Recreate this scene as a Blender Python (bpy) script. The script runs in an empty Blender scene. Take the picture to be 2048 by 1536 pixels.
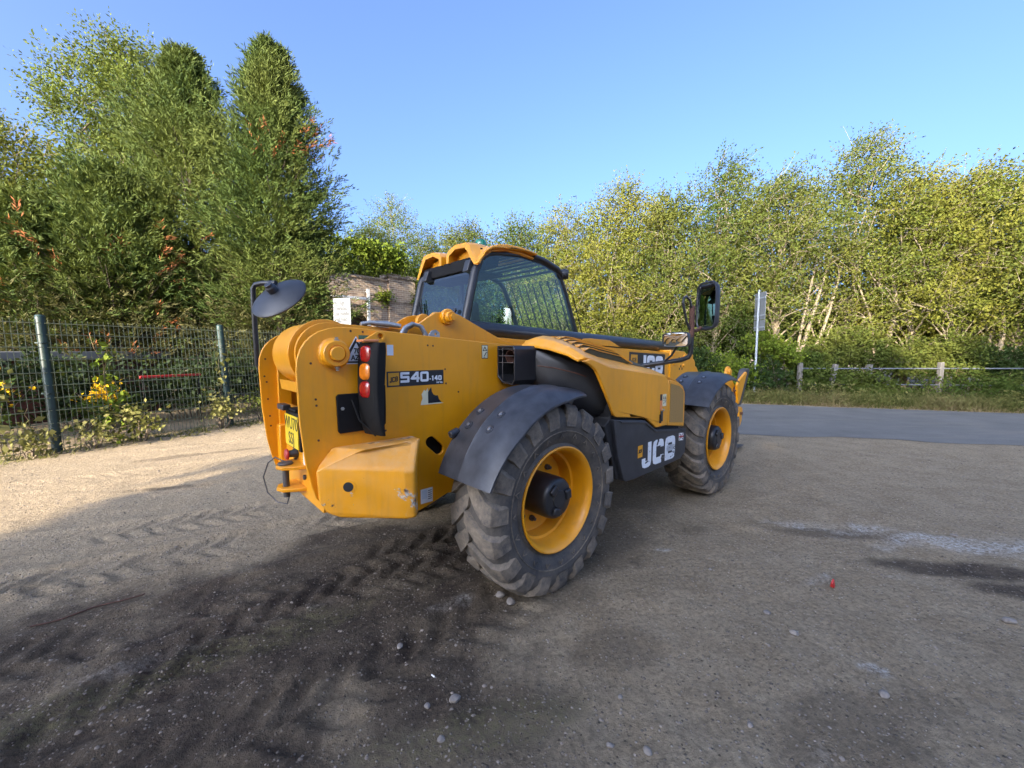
import bpy, bmesh, math, random
import numpy as np
from mathutils import Vector, Matrix
from mathutils.geometry import tessellate_polygon

scene = bpy.context.scene
col = scene.collection
R = math.radians

# ------------------------------------------------------------------ camera
YAW = 0.823
cam_d = bpy.data.cameras.new('camera')
cam_d.sensor_width = 36.0
cam_d.lens = 801.3 / 2048 * 36.0
cam_d.clip_start = 0.05
cam_d.clip_end = 2000
cam = bpy.data.objects.new('camera', cam_d)
cam.location = (0, 0, 1.6102)
cam.rotation_euler = (math.pi / 2 - 0.0803, 0, 0)
col.objects.link(cam)
scene.camera = cam

# ------------------------------------------------------------------ sky and sun
SUN_EL = R(18.0)
SUN_AZ = math.atan2(-0.474, -0.88)          # compass bearing of the sun (from +Y towards +X)
world = bpy.data.worlds.new('World')
scene.world = world
world.use_nodes = True
wn = world.node_tree.nodes
wn.clear()
w_out = wn.new('ShaderNodeOutputWorld')
w_bg = wn.new('ShaderNodeBackground')
w_sky = wn.new('ShaderNodeTexSky')
w_sky.sky_type = 'NISHITA'
w_sky.sun_disc = False
w_sky.sun_elevation = SUN_EL
w_sky.sun_rotation = SUN_AZ
w_sky.altitude = 50
w_sky.air_density = 0.50
w_sky.dust_density = 7.0
w_sky.ozone_density = 4.6
w_bg.inputs['Strength'].default_value = 0.15
world.node_tree.links.new(w_sky.outputs[0], w_bg.inputs[0])
world.node_tree.links.new(w_bg.outputs[0], w_out.inputs[0])

sun_d = bpy.data.lights.new('sun', 'SUN')
sun_d.energy = 3.2
sun_d.angle = R(0.5)
sun_d.color = (1.0, 0.86, 0.66)
sun = bpy.data.objects.new('sun', sun_d)
ldir = Vector((0.474 * math.cos(SUN_EL), 0.88 * math.cos(SUN_EL), -math.sin(SUN_EL)))
sun.rotation_euler = ldir.to_track_quat('-Z', 'Y').to_euler()
sun.location = (-20, -30, 20)
col.objects.link(sun)

vs = scene.view_settings
vs.view_transform = 'Standard'
vs.look = 'None'
vs.gamma = 1.0
vs.use_curve_mapping = False
vs.exposure = 2.42
scene.render.engine = 'CYCLES'
scene.cycles.max_bounces = 6
scene.cycles.transparent_max_bounces = 12
scene.cycles.caustics_reflective = False
scene.cycles.caustics_refractive = False
scene.cycles.use_denoising = True

# ------------------------------------------------------------------ materials
class NT:
    """small wrapper round a material's node tree"""
    def __init__(s, name):
        s.m = bpy.data.materials.new(name)
        s.m.use_nodes = True
        s.t = s.m.node_tree
        s.t.nodes.clear()
        s.out = s.t.nodes.new('ShaderNodeOutputMaterial')
    def n(s, typ, **kw):
        x = s.t.nodes.new('ShaderNode' + typ)
        for k, v in kw.items():
            if k in x.inputs.keys():
                s.set(x, k, v)
            else:
                setattr(x, k, v)
        return x
    def set(s, node, key, v):
        inp = node.inputs[key]
        if isinstance(v, bpy.types.NodeSocket):
            s.t.links.new(v, inp)
        else:
            if isinstance(v, tuple) and len(v) == 3 and inp.type == 'RGBA':
                v = v + (1,)
            inp.default_value = v
    def noise(s, scale, detail=4, rough=.55, vec=None, dist=0.0):
        x = s.n('TexNoise', Scale=scale, Detail=detail, Roughness=rough, Distortion=dist)
        if vec is not None:
            s.set(x, 'Vector', vec)
        return x.outputs['Fac']
    def ramp(s, fac, a, b, ca=(0, 0, 0), cb=(1, 1, 1)):
        x = s.n('ValToRGB')
        s.set(x, 'Fac', fac)
        x.color_ramp.elements[0].position = a
        x.color_ramp.elements[1].position = b
        x.color_ramp.elements[0].color = ca + (1,)
        x.color_ramp.elements[1].color = cb + (1,)
        return x.outputs[0]
    def mix(s, fac, a, b, mode='MIX'):
        x = s.n('Mix', data_type='RGBA', blend_type=mode)
        s.set(x, 0, fac) if not isinstance(fac, (int, float)) else setattr(x.inputs[0], 'default_value', fac)
        for i, v in ((6, a), (7, b)):
            if isinstance(v, bpy.types.NodeSocket):
                s.t.links.new(v, x.inputs[i])
            else:
                x.inputs[i].default_value = v + (1,) if len(v) == 3 else v
        return x.outputs[2]
    def math(s, op, a, b=0.0):
        x = s.n('Math', operation=op)
        for i, v in ((0, a), (1, b)):
            if isinstance(v, bpy.types.NodeSocket):
                s.t.links.new(v, x.inputs[i])
            else:
                x.inputs[i].default_value = v
        return x.outputs[0]
    def obj(s):
        return s.n('TexCoord').outputs['Object']
    def bump(s, h, strength=.3, dist=.01):
        x = s.n('Bump', Strength=strength, Distance=dist)
        s.set(x, 'Height', h)
        return x.outputs[0]
    def bsdf(s, **kw):
        x = s.n('BsdfPrincipled')
        for k, v in kw.items():
            s.set(x, k.replace('_', ' '), v)
        s.t.links.new(x.outputs[0], s.out.inputs[0])
        return x

def simple(name, colr, rough=.5, metal=0.0, spec=.5, var=.15, scale=8.0, coat=0.0, bump=0.0):
    m = NT(name)
    o = m.obj()
    f = m.noise(scale, 5, .6, o)
    c = m.mix(m.ramp(f, .3, .72), tuple(v * (1 - var) for v in colr), tuple(min(1, v * (1 + var)) for v in colr))
    kw = dict(Base_Color=c, Roughness=rough, Metallic=metal, Specular_IOR_Level=spec, Coat_Weight=coat)
    if bump:
        kw['Normal'] = m.bump(m.noise(scale * 12, 3, .6, o), bump, .004)
    m.bsdf(**kw)
    return m.m

def paint(name, colr, chips=0.0, dust=.25, rough=.33):
    """worn machine paint: slight colour drift, film of dust lying on upward faces, chips down to primer and rust"""
    m = NT(name)
    o = m.obj()
    big = m.noise(1.6, 4, .6, o)
    c = m.mix(m.ramp(big, .35, .7), tuple(v * .88 for v in colr), tuple(v * 1.06 for v in colr))
    mp = m.n('Mapping')
    m.set(mp, 'Vector', o)
    mp.inputs['Scale'].default_value = (9, 9, .8)
    streak = m.ramp(m.noise(2.2, 6, .7, mp.outputs[0]), .50, .76)
    c = m.mix(m.math('MULTIPLY', streak, .30), c, (.38, .20, .05))
    g = m.n('NewGeometry')
    sx = m.n('SeparateXYZ')
    m.set(sx, 'Vector', g.outputs['Normal'])
    upw = m.ramp(sx.outputs['Z'], .25, .95)
    fine = m.ramp(m.noise(14, 6, .7, o), .3, .75)
    d = m.math('MULTIPLY', m.math('ADD', m.math('MULTIPLY', upw, .75), .18), m.math('MULTIPLY', fine, dust * 1.6))
    c = m.mix(d, c, (.60, .47, .33))
    rgh = m.math('ADD', m.math('MULTIPLY', d, .7), m.math('ADD', rough, m.math('MULTIPLY', fine, .08)))
    if chips:
        ch = m.noise(7, 6, .75, o, .6)
        ch2 = m.noise(2.3, 2, .5, o)
        chip = m.ramp(m.math('ADD', m.math('MULTIPLY', ch, .75), m.math('MULTIPLY', ch2, .35)), chips, chips + .025)
        rust = m.ramp(m.noise(23, 4, .6, o), .45, .6)
        c = m.mix(chip, c, m.mix(rust, (.55, .52, .45), (.10, .05, .03)))
    nrm = m.bump(m.noise(55, 3, .5, o), .03, .003)
    m.bsdf(Base_Color=c, Roughness=rgh, Specular_IOR_Level=.5, Coat_Weight=.12, Coat_Roughness=.2, Normal=nrm)
    return m.m

YEL = (.78, .318, .002)
M = {}
M['yellow'] = paint('yellow_paint', YEL, 0, .085)
M['yellow_worn'] = paint('yellow_paint_worn', YEL, .625, .34)
M['yellow_bonnet'] = paint('yellow_paint_bonnet', (.78, .32, .002), 0, .22, .28)
M['black_paint'] = simple('black_paint', (.018, .019, .022), .38, var=.35, scale=5)
M['black_plastic'] = simple('black_plastic', (.030, .032, .038), .42, var=.3, scale=6, bump=.08)
M['fender'] = simple('mudguard_plastic', (.036, .038, .044), .40, var=.45, scale=11, bump=.08)
M['black_matt'] = simple('black_matt', (.006, .006, .0065), .7, spec=.25, var=.2)
M['inside'] = simple('dark_interior', (.010, .010, .011), .7, var=.2)
M['tube'] = simple('ram_tube_paint', (.022, .024, .028), .34, var=.3, scale=4)
M['steel'] = simple('bare_steel', (.42, .42, .42), .35, metal=.9, var=.25, scale=30)
M['hose'] = simple('hose_grey', (.30, .32, .33), .38, metal=.5, var=.2, scale=20)
M['rust'] = simple('rusty_iron', (.085, .035, .022), .75, var=.45, scale=14, bump=.3)
M['worn_steel'] = simple('worn_grey_steel', (.085, .078, .075), .6, metal=.3, var=.35, scale=9, bump=.2)
M['red_lens'] = simple('red_lens', (.30, .008, .010), .12, spec=.6, var=.2, scale=30, coat=.6)
M['amber_lens'] = simple('amber_lens', (.62, .17, .010), .12, spec=.6, var=.2, scale=30, coat=.6)
M['orange'] = simple('orange_reflector', (.65, .22, .08), .3, var=.1)
M['green_lens'] = simple('green_lens', (.004, .16, .085), .12, spec=.6, var=.2, scale=30, coat=.6)
M['white'] = simple('white_print', (.72, .74, .76), .45, var=.06, scale=20)
M['cream'] = simple('cream_label', (.66, .62, .42), .5, var=.1, scale=20)
M['ink'] = simple('black_print', (.014, .015, .018), .4, var=.2)
M['plate_yellow'] = simple('number_plate_yellow', (.78, .56, .02), .35, var=.10, scale=25)
M['decal_yellow'] = simple('decal_yellow', (.66, .30, .012), .4, var=.1)
M['green_label'] = simple('green_label', (.05, .14, .09), .5, var=.2)
M['blue_label'] = simple('pale_blue_label', (.55, .62, .70), .5, var=.06)
M['mirror'] = simple('mirror_glass', (.75, .77, .78), .02, metal=1.0, var=.02)
M['red'] = simple('red_paint', (.40, .02, .02), .4, var=.2)
M['seat'] = simple('seat_fabric', (.025, .026, .03), .85, var=.3)

def mat_wornprint():
    m = NT('worn_white_print')
    o = m.obj()
    f = m.ramp(m.noise(9, 5, .75, o, .8), .585, .60)
    c = m.mix(f, (.70, .73, .76), (.016, .017, .020))
    m.bsdf(Base_Color=c, Roughness=.45)
    return m.m
M['worn_print'] = mat_wornprint()

def mat_grille():
    m = NT('bonnet_mesh')
    o = m.obj()
    mp = m.n('Mapping')
    m.set(mp, 'Vector', o)
    mp.inputs['Rotation'].default_value = (0, R(45), 0)
    ch = m.n('TexChecker', Scale=150.0)
    m.set(ch, 'Vector', mp.outputs[0])
    c = m.mix(m.math('MULTIPLY', ch.outputs['Fac'], .6), (.42, .24, .06), (.12, .08, .035))
    m.bsdf(Base_Color=c, Roughness=.6)
    return m.m
M['grille'] = mat_grille()

def mat_rubber(name, dusty):
    m = NT(name)
    o = m.obj()
    f = m.ramp(m.noise(6, 6, .7, o), .35, .7)
    f2 = m.ramp(m.noise(40, 4, .7, o), .35, .75)
    d = m.math('MULTIPLY', m.math('ADD', f, m.math('MULTIPLY', f2, .5)), dusty)
    c = m.mix(d, (.030, .032, .035), (.24, .195, .145))
    m.bsdf(Base_Color=c, Roughness=m.math('ADD', .6, m.math('MULTIPLY', d, .5)), Specular_IOR_Level=.4, Normal=m.bump(m.noise(70, 5, .7, o), .35, .006))
    return m.m
M['rubber'] = mat_rubber('tyre_rubber', .38)
M['tread'] = mat_rubber('tyre_tread_dusty', .90)

def mat_glass(name, tint, refl):
    m = NT(name)
    tr = m.n('BsdfTransparent', Color=tint)
    gl = m.n('BsdfGlossy', Roughness=.03, Color=(.75, .78, .80))
    bf = m.n('NewGeometry').outputs['Backfacing']      # single sheets: same reflection from both sides
    fr = m.n('Fresnel')
    m.set(fr, 'IOR', m.math('SUBTRACT', 1.5, m.math('MULTIPLY', bf, 1.5 - 1 / 1.5)))
    mx = m.n('MixShader')
    m.set(mx, 0, m.math('ADD', fr.outputs[0], refl))
    m.t.links.new(tr.outputs[0], mx.inputs[1])
    m.t.links.new(gl.outputs[0], mx.inputs[2])
    m.t.links.new(mx.outputs[0], m.out.inputs[0])
    return m.m
M['glass'] = mat_glass('cab_side_glass', (.78, .88, .80), .01)
M['glass_rear'] = mat_glass('cab_rear_glass', (.58, .72, .78), .07)
M['glass_clear'] = mat_glass('cab_clear_glass', (.80, .90, .84), .0)
M['roof_glass'] = simple('roof_sheet', (.30, .36, .34), .3, var=.15)

def mat_leaf(name, a, b, c2=None, trans=.35, scale=.6):
    """leaf faces: colour differs from leaf to leaf and drifts over the crown; part of the light passes through"""
    m = NT(name)
    g = m.n('NewGeometry')
    rnd = g.outputs['Random Per Island']
    c = m.mix(rnd, a, b)
    if c2:
        pos = g.outputs['Position']
        f = m.ramp(m.noise(scale, 3, .6, pos), .42, .64)
        c = m.mix(m.math('MULTIPLY', f, .75), c, c2)
    p = m.n('BsdfPrincipled')
    m.set(p, 'Base Color', c)
    p.inputs['Roughness'].default_value = .7
    p.inputs['Specular IOR Level'].default_value = .12
    t = m.n('BsdfTranslucent')
    m.set(t, 'Color', m.mix(.5, c, (.12, .14, .015)))
    mx = m.n('MixShader')
    mx.inputs[0].default_value = trans
    m.t.links.new(p.outputs[0], mx.inputs[1])
    m.t.links.new(t.outputs[0], mx.inputs[2])
    m.t.links.new(mx.outputs[0], m.out.inputs[0])
    return m.m
M['leaf_olive'] = mat_leaf('leaves_olive', (.055, .078, .014), (.098, .122, .024), (.140, .148, .030))
M['leaf_yellow'] = mat_leaf('leaves_yellowish', (.088, .110, .016), (.140, .155, .026), (.180, .168, .027))
M['leaf_green'] = mat_leaf('leaves_green', (.040, .068, .012), (.076, .108, .020), (.115, .132, .026))
M['leaf_lime'] = mat_leaf('leaves_lime', (.10, .15, .015), (.19, .23, .03), (.13, .19, .02))
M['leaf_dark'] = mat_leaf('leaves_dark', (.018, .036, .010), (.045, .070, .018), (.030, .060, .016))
M['leaf_shade'] = mat_leaf('leaves_shade_darkened', (.010, .020, .007), (.028, .044, .013), trans=.15)  # leaf colour darkened to put shade on the bushes behind the fence
M['leaf_willow'] = mat_leaf('leaves_pale', (.075, .105, .018), (.140, .165, .032), (.125, .160, .026))
M['needle'] = mat_leaf('needles_green', (.024, .046, .011), (.074, .108, .023), (.110, .128, .028), trans=.2)
M['needle_dry'] = mat_leaf('needles_dusty', (.034, .038, .013), (.120, .108, .040), (.062, .064, .020), trans=.2)
M['needle_dead'] = mat_leaf('needles_dead', (.22, .075, .028), (.34, .13, .05), trans=.2)
M['weed'] = mat_leaf('weed_leaves', (.13, .14, .035), (.25, .23, .075), (.19, .18, .07))
M['grass'] = mat_leaf('grass_blades', (.055, .080, .016), (.17, .16, .05), (.26, .20, .09))
M['straw'] = mat_leaf('dry_stems', (.28, .20, .10), (.42, .32, .17))
M['petal'] = mat_leaf('yellow_petals', (.58, .34, .01), (.70, .45, .02))
M['bark'] = simple('bark', (.16, .125, .085), .85, var=.4, scale=6, bump=.4)
M['bark_pale'] = simple('bark_pale', (.20, .165, .11), .85, var=.3, scale=6, bump=.3)
M['bark_dark'] = simple('bark_dark', (.075, .055, .04), .9, var=.4, scale=6, bump=.4)
M['fence'] = simple('fence_green', (.012, .033, .028), .5, var=.45, scale=5)
M['wire'] = simple('fence_wire', (.15, .165, .095), .5, metal=.0, var=.45, scale=2)
M['galv'] = simple('galvanised_grey', (.32, .35, .37), .5, metal=.1, var=.15, scale=6)
M['rail_grey'] = simple('rail_grey', (.09, .10, .11), .6, var=.2, scale=6)
M['louvre_shade'] = simple('louvre_shade', (.055, .042, .010), .6, var=.2)  # dark olive put in for the shade under the louvre plates
M['sign_back'] = simple('sign_back_grey', (.20, .21, .215), .5, metal=.3, var=.12, scale=4)
M['concrete'] = simple('concrete_post', (.14, .13, .115), .85, var=.25, scale=9, bump=.3)
M['white_paint'] = simple('white_paint', (.75, .74, .70), .6, var=.1)
M['sign_board'] = simple('sign_white_shade_dimmed', (.135, .143, .145), .6, var=.12, scale=5)  # white board darkened in its colour to stand for twig shade
M['stone'] = simple('grey_stone', (.21, .185, .16), .85, var=.25, scale=25, bump=.3)
M['shed_red'] = simple('shed_dark_red', (.07, .022, .016), .7, var=.3, scale=4)
M['shed_roof'] = simple('shed_pale_roof', (.16, .155, .145), .6, var=.15)

# ------------------------------------------------------------------ mesh helpers
class MB:
    """collects boxes, prisms, tubes and lathes and links them as ONE mesh object"""
    def __init__(s):
        s.v = []; s.f = []; s.mi = []
    def add(s, v, f, m=0):
        o = len(s.v)
        s.v += [tuple(p) for p in v]
        s.f += [tuple(i + o for i in q) for q in f]
        s.mi += [m] * len(f)
        return s
    def box(s, lo, hi, m=0, mat=None):
        x0, y0, z0 = lo; x1, y1, z1 = hi
        v = [(x0, y0, z0), (x1, y0, z0), (x1, y1, z0), (x0, y1, z0), (x0, y0, z1), (x1, y0, z1), (x1, y1, z1), (x0, y1, z1)]
        if mat is not None:
            v = [mat @ Vector(p) for p in v]
        return s.add(v, [(0, 3, 2, 1), (4, 5, 6, 7), (0, 1, 5, 4), (1, 2, 6, 5), (2, 3, 7, 6), (3, 0, 4, 7)], m)
    def prism(s, poly, a, b, ax='y', holes=(), m=0, fn=None):
        """poly lies in the two other axes (x,z for ax='y'; y,z for 'x'; x,y for 'z')"""
        def P(p, t):
            q = (p[0], t, p[1]) if ax == 'y' else (t, p[0], p[1]) if ax == 'x' else (p[0], p[1], t)
            return fn(q) if fn else q
        loops = [list(poly)] + [list(h) for h in holes]
        flat = [p for l in loops for p in l]
        tri = tessellate_polygon([[Vector((p[0], p[1], 0)) for p in l] for l in loops])
        n = len(flat)
        v = [P(p, a) for p in flat] + [P(p, b) for p in flat]
        f = []
        if len(loops) == 1 and n <= 4:
            f += [tuple(range(n)), tuple(range(2 * n - 1, n - 1, -1))]
        else:
            for t in tri:
                f.append(tuple(t)); f.append(tuple(i + n for i in reversed(t)))
        o = 0
        for l in loops:
            k = len(l)
            for i in range(k):
                j = (i + 1) % k
                f.append((o + i, o + j, o + j + n, o + i + n))
            o += k
        return s.add(v, f, m)
    def tube(s, path, r, n=8, m=0, cap=True):
        P = [Vector(p) for p in path]
        rs = r if isinstance(r, (list, tuple)) else [r] * len(P)
        v = []; f = []
        t0 = (P[1] - P[0]).normalized()
        ref = Vector((0, 0, 1)) if abs(t0.z) < .9 else Vector((1, 0, 0))
        u = t0.cross(ref).normalized()
        for i, p in enumerate(P):
            t = (P[min(i + 1, len(P) - 1)] - P[max(i - 1, 0)]).normalized()
            u = (u - t * u.dot(t)).normalized()
            w = t.cross(u)
            for k in range(n):
                a = 2 * math.pi * k / n
                v.append(p + (u * math.cos(a) + w * math.sin(a)) * rs[i])
        for i in range(len(P) - 1):
            for k in range(n):
                a = i * n + k; b = i * n + (k + 1) % n
                f.append((a, b, b + n, a + n))
        if cap:
            f.append(tuple(range(n - 1, -1, -1)))
            f.append(tuple(range((len(P) - 1) * n, len(P) * n)))
        return s.add(v, f, m)
    def lathe(s, prof, c=(0, 0, 0), ax=(0, 1, 0), n=24, m=0, closed=False):
        """prof = (radius, height along ax)"""
        A = Vector(ax).normalized()
        ref = Vector((0, 0, 1)) if abs(A.z) < .9 else Vector((1, 0, 0))
        u = A.cross(ref).normalized(); w = A.cross(u); C = Vector(c)
        v = []; f = []
        for (r, h) in prof:
            for k in range(n):
                a = 2 * math.pi * k / n
                v.append(C + A * h + (u * math.cos(a) + w * math.sin(a)) * max(r, 1e-4))
        L = len(prof)
        for i in range(L if closed else L - 1):
            i2 = (i + 1) % L
            for k in range(n):
                k2 = (k + 1) % n
                f.append((i * n + k, i * n + k2, i2 * n + k2, i2 * n + k))
        if not closed:
            f.append(tuple(range(n - 1, -1, -1))); f.append(tuple(range((L - 1) * n, L * n)))
        return s.add(v, f, m)
    def loft(s, rings, m=0, cap=True, wrap=True):
        n = len(rings[0]); v = [p for r in rings for p in r]; f = []
        for i in range(len(rings) - 1):
            for k in range(n if wrap else n - 1):
                k2 = (k + 1) % n
                f.append((i * n + k, i * n + k2, (i + 1) * n + k2, (i + 1) * n + k))
        if cap and wrap:
            f.append(tuple(range(n - 1, -1, -1))); f.append(tuple(range((len(rings) - 1) * n, len(rings) * n)))
        return s.add(v, f, m)
    def mesh(s, name, mats, smooth=38):
        me = bpy.data.meshes.new(name)
        me.from_pydata(s.v, [], s.f)
        mats = mats if isinstance(mats, (list, tuple)) else [mats]
        for k in mats:
            me.materials.append(M[k] if isinstance(k, str) else k)
        if len(mats) > 1:
            me.polygons.foreach_set('material_index', s.mi)
        bm = bmesh.new(); bm.from_mesh(me)
        bmesh.ops.recalc_face_normals(bm, faces=bm.faces)
        bm.to_mesh(me); bm.free()
        if smooth:
            me.shade_smooth()
            me.set_sharp_from_angle(angle=R(smooth))
        return me
    def build(s, name, mats, parent=None, bevel=0, smooth=38, seg=2, label=None, kind=None):
        me = s.mesh(name, mats, smooth)
        return link(name, me, parent, bevel, seg, label, kind)

def link(name, me, parent=None, bevel=0, seg=2, label=None, kind=None):
    o = bpy.data.objects.new(name, me)
    col.objects.link(o)
    if parent is not None:
        o.parent = parent
    if bevel:
        b = o.modifiers.new('bevel', 'BEVEL')
        b.width = bevel; b.segments = seg; b.limit_method = 'ANGLE'; b.angle_limit = R(32)
        b.harden_normals = False
    if label: o['label'] = label
    if kind: o['kind'] = kind
    return o

def tag(o, label=None, cat=None, group=None, kind=None):
    for k, v in (('label', label), ('category', cat), ('group', group), ('kind', kind)):
        if v: o[k] = v
    return o

def thing(name, label, cat, loc=(0, 0, 0), rz=0.0, group=None):
    o = bpy.data.objects.new(name, None)
    o.empty_display_size = .2
    o.location = loc
    o.rotation_euler = (0, 0, rz)
    col.objects.link(o)
    return tag(o, label, cat, group)

def copy_tree(o, parent=None):
    c = o.copy(); col.objects.link(c)
    if parent is not None:
        c.parent = parent
    for ch in list(o.children):
        copy_tree(ch, c)
    return c

def fast_mesh(name, V, F, mats, mi=None):
    """V (n,3), F (m,k) numpy arrays, all faces with k corners"""
    me = bpy.data.meshes.new(name)
    n, k = F.shape
    me.vertices.add(len(V)); me.vertices.foreach_set('co', np.ascontiguousarray(V, np.float32).ravel())
    me.loops.add(n * k); me.loops.foreach_set('vertex_index', np.ascontiguousarray(F, np.int32).ravel())
    me.polygons.add(n)
    me.polygons.foreach_set('loop_start', np.arange(0, n * k, k, dtype=np.int32))
    for x in (mats if isinstance(mats, (list, tuple)) else [mats]):
        me.materials.append(M[x] if isinstance(x, str) else x)
    if mi is not None:
        me.polygons.foreach_set('material_index', np.ascontiguousarray(mi, np.int32))
    me.update(calc_edges=True)
    return me

def gprism(poly, ax, a, b):
    return MB().prism(poly, a, b, ax)

def ngon(cx, cz, r, n=16, a0=0.0):
    return [(cx + r * math.cos(a0 + 2 * math.pi * k / n), cz + r * math.sin(a0 + 2 * math.pi * k / n)) for k in range(n)]

# ---- lettering ---------------------------------------------------
def stroke(mb, line, w, fn, closed=False, rnd=.0, th=.0012):
    """a thick line in the plane (u,v), put in space by fn(u,v,t)"""
    P = [Vector((p[0], p[1])) for p in line]
    if rnd:
        Q = []
        n = len(P)
        for i, p in enumerate(P):
            if not closed and i in (0, n - 1):
                Q.append(p); continue
            a = P[i - 1]; b = P[(i + 1) % n]
            la = min(rnd, (a - p).length * .45); lb = min(rnd, (b - p).length * .45)
            pa = p + (a - p).normalized() * la; pb = p + (b - p).normalized() * lb
            Q += [pa, p * .5 + (pa + pb) * .25, pb]
        P = Q
    n = len(P); L = []; Rr = []
    for i, p in enumerate(P):
        a = P[i - 1] if (i or closed) else None
        b = P[(i + 1) % n] if (i < n - 1 or closed) else None
        d1 = (p - a).normalized() if a is not None else (b - p).normalized()
        d2 = (b - p).normalized() if b is not None else d1
        n1 = Vector((-d1.y, d1.x)); n2 = Vector((-d2.y, d2.x))
        nn = (n1 + n2).normalized()
        k = w * .5 / max(.5, nn.dot(n1))
        L.append(p + nn * k); Rr.append(p - nn * k)
    v = []; f = []
    for t in (0, th):
        v += [fn(q.x, q.y, t) for q in L] + [fn(q.x, q.y, t) for q in Rr]
    m = n if closed else n - 1
    for i in range(m):
        j = (i + 1) % n
        f.append((2 * n + i, 2 * n + j, 3 * n + j, 3 * n + i))
        f.append((i, j, 2 * n + j, 2 * n + i)); f.append((n + i, n + j, 3 * n + j, 3 * n + i))
    mb.add(v, f)

def glyph(ch, W, H, S):
    l, r, b, t = S / 2, W - S / 2, S / 2, H - S / 2
    mid = H / 2
    return {
        'J': [([(r, H), (r, b), (l, b), (l, b + H * .26)], 0)],
        'C': [([(r, t - H * .2), (r, t), (l, t), (l, b), (r, b), (r, b + H * .2)], 0)],
        'B': [([(l, 0), (l, t), (r, t), (r, mid), (l, mid)], 0), ([(l, mid), (r, mid), (r, b), (l, b)], 0)],
        '5': [([(W, t), (l, t), (l, mid + S * .1), (r, mid + S * .1), (r, b), (0, b)], 0)],
        '4': [([(r - S * .3, 0), (r - S * .3, H)], 0), ([(r - S * .5, H - S * .3), (l, H * .36), (W + S * .15, H * .36)], 0)],
        '0': [([(l, b), (l, t), (r, t), (r, b)], 1)],
        '1': [([(W * .62, 0), (W * .62, H), ], 0), ([(W * .62, t), (W * .15, t - H * .1)], 0)],
        '-': [([(0, H * .42), (W, H * .42)], 0)],
    }[ch]

def letters(mb, txt, u, v, W, H, S, gap, fn, rnd=None):
    for ch in txt:
        w = W * {'1': .62, '-': .4, 'J': .8}.get(ch, 1)
        for line, closed in glyph(ch, w, H, S):
            stroke(mb, [(u + a, v + b) for a, b in line], S, fn, bool(closed), S * (.02 if ch == '5' else .42) if rnd is None else rnd)
        u += w + gap
    return u

def text_part(name, body, size, matrix, mat, parent, align='CENTER', bold=0.0, sx=1.0, th=.0008):
    cu = bpy.data.curves.new(name, 'FONT')
    cu.body = body; cu.size = size; cu.align_x = align; cu.align_y = 'CENTER'
    cu.extrude = th; cu.offset = bold; cu.resolution_u = 3
    t = bpy.data.objects.new('lettering_source', cu)
    col.objects.link(t)
    dg = bpy.context.evaluated_depsgraph_get()
    me = bpy.data.meshes.new_from_object(t.evaluated_get(dg))
    bpy.data.objects.remove(t); bpy.data.curves.remove(cu)
    me.transform(matrix @ Matrix.Diagonal((sx, 1, 1, 1)))
    me.materials.clear(); me.materials.append(M[mat])
    me.name = name
    return link(name, me, parent)

def frame(o, u, v, n):
    """matrix whose local x,y,z map to directions u,v,n at point o"""
    u, v, n = Vector(u).normalized(), Vector(v).normalized(), Vector(n).normalized()
    return Matrix(((u.x, v.x, n.x, o[0]), (u.y, v.y, n.y, o[1]), (u.z, v.z, n.z, o[2]), (0, 0, 0, 1)))

# ================================================================== GROUND
rng = np.random.default_rng(11)
random.seed(5)

def hash2(ix, iy, seed):
    h = (ix.astype(np.int64) * 374761393 + iy.astype(np.int64) * 668265263 + seed * 974711) & 0x7fffffff
    h = (h ^ (h >> 13)) * 1274126177 & 0x7fffffff
    return ((h ^ (h >> 16)) & 0xffff) / 65535.0

def vnoise(x, y, seed=0):
    ix = np.floor(x); iy = np.floor(y); fx = x - ix; fy = y - iy
    fx = fx * fx * (3 - 2 * fx); fy = fy * fy * (3 - 2 * fy)
    a = hash2(ix, iy, seed); b = hash2(ix + 1, iy, seed); c = hash2(ix, iy + 1, seed); d = hash2(ix + 1, iy + 1, seed)
    return (a * (1 - fx) + b * fx) * (1 - fy) + (c * (1 - fx) + d * fx) * fy

def fbm(x, y, sc, oct=4, seed=0):
    v = 0; a = .5
    for i in range(oct):
        v = v + a * vnoise(x * sc + i * 17.3, y * sc - i * 9.1, seed + i)
        sc *= 2.1; a *= .5
    return v / (1 - .5 ** oct)

def sstep(e0, e1, x):
    t = np.clip((x - e0) / (e1 - e0), 0, 1)
    return t * t * (3 - 2 * t)

def along(path, x, y):
    """distance along and signed offset from a polyline"""
    best = np.full(x.shape, 1e9); S = np.zeros(x.shape); D = np.zeros(x.shape); acc = 0
    for (x0, y0), (x1, y1) in zip(path[:-1], path[1:]):
        dx, dy = x1 - x0, y1 - y0; L = math.hypot(dx, dy)
        t = np.clip(((x - x0) * dx + (y - y0) * dy) / (L * L), 0, 1)
        px = x - x0 - t * dx; py = y - y0 - t * dy
        d = np.hypot(px, py); k = d < best
        best = np.where(k, d, best); S = np.where(k, acc + t * L, S)
        D = np.where(k, np.sign(dx * py - dy * px) * d, D)
        acc += L
    return S, D

def smooth_path(P, n=6):
    out = []
    P = [np.array(p, float) for p in P]
    for i in range(len(P) - 1):
        p0 = P[max(i - 1, 0)]; p1 = P[i]; p2 = P[i + 1]; p3 = P[min(i + 2, len(P) - 1)]
        for k in range(n):
            t = k / n
            out.append(.5 * ((2 * p1) + (p2 - p0) * t + (2 * p0 - 5 * p1 + 4 * p2 - p3) * t * t + (3 * p1 - p0 - 3 * p2 + p3) * t ** 3))
    out.append(P[-1])
    return [tuple(p) for p in out]

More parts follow.
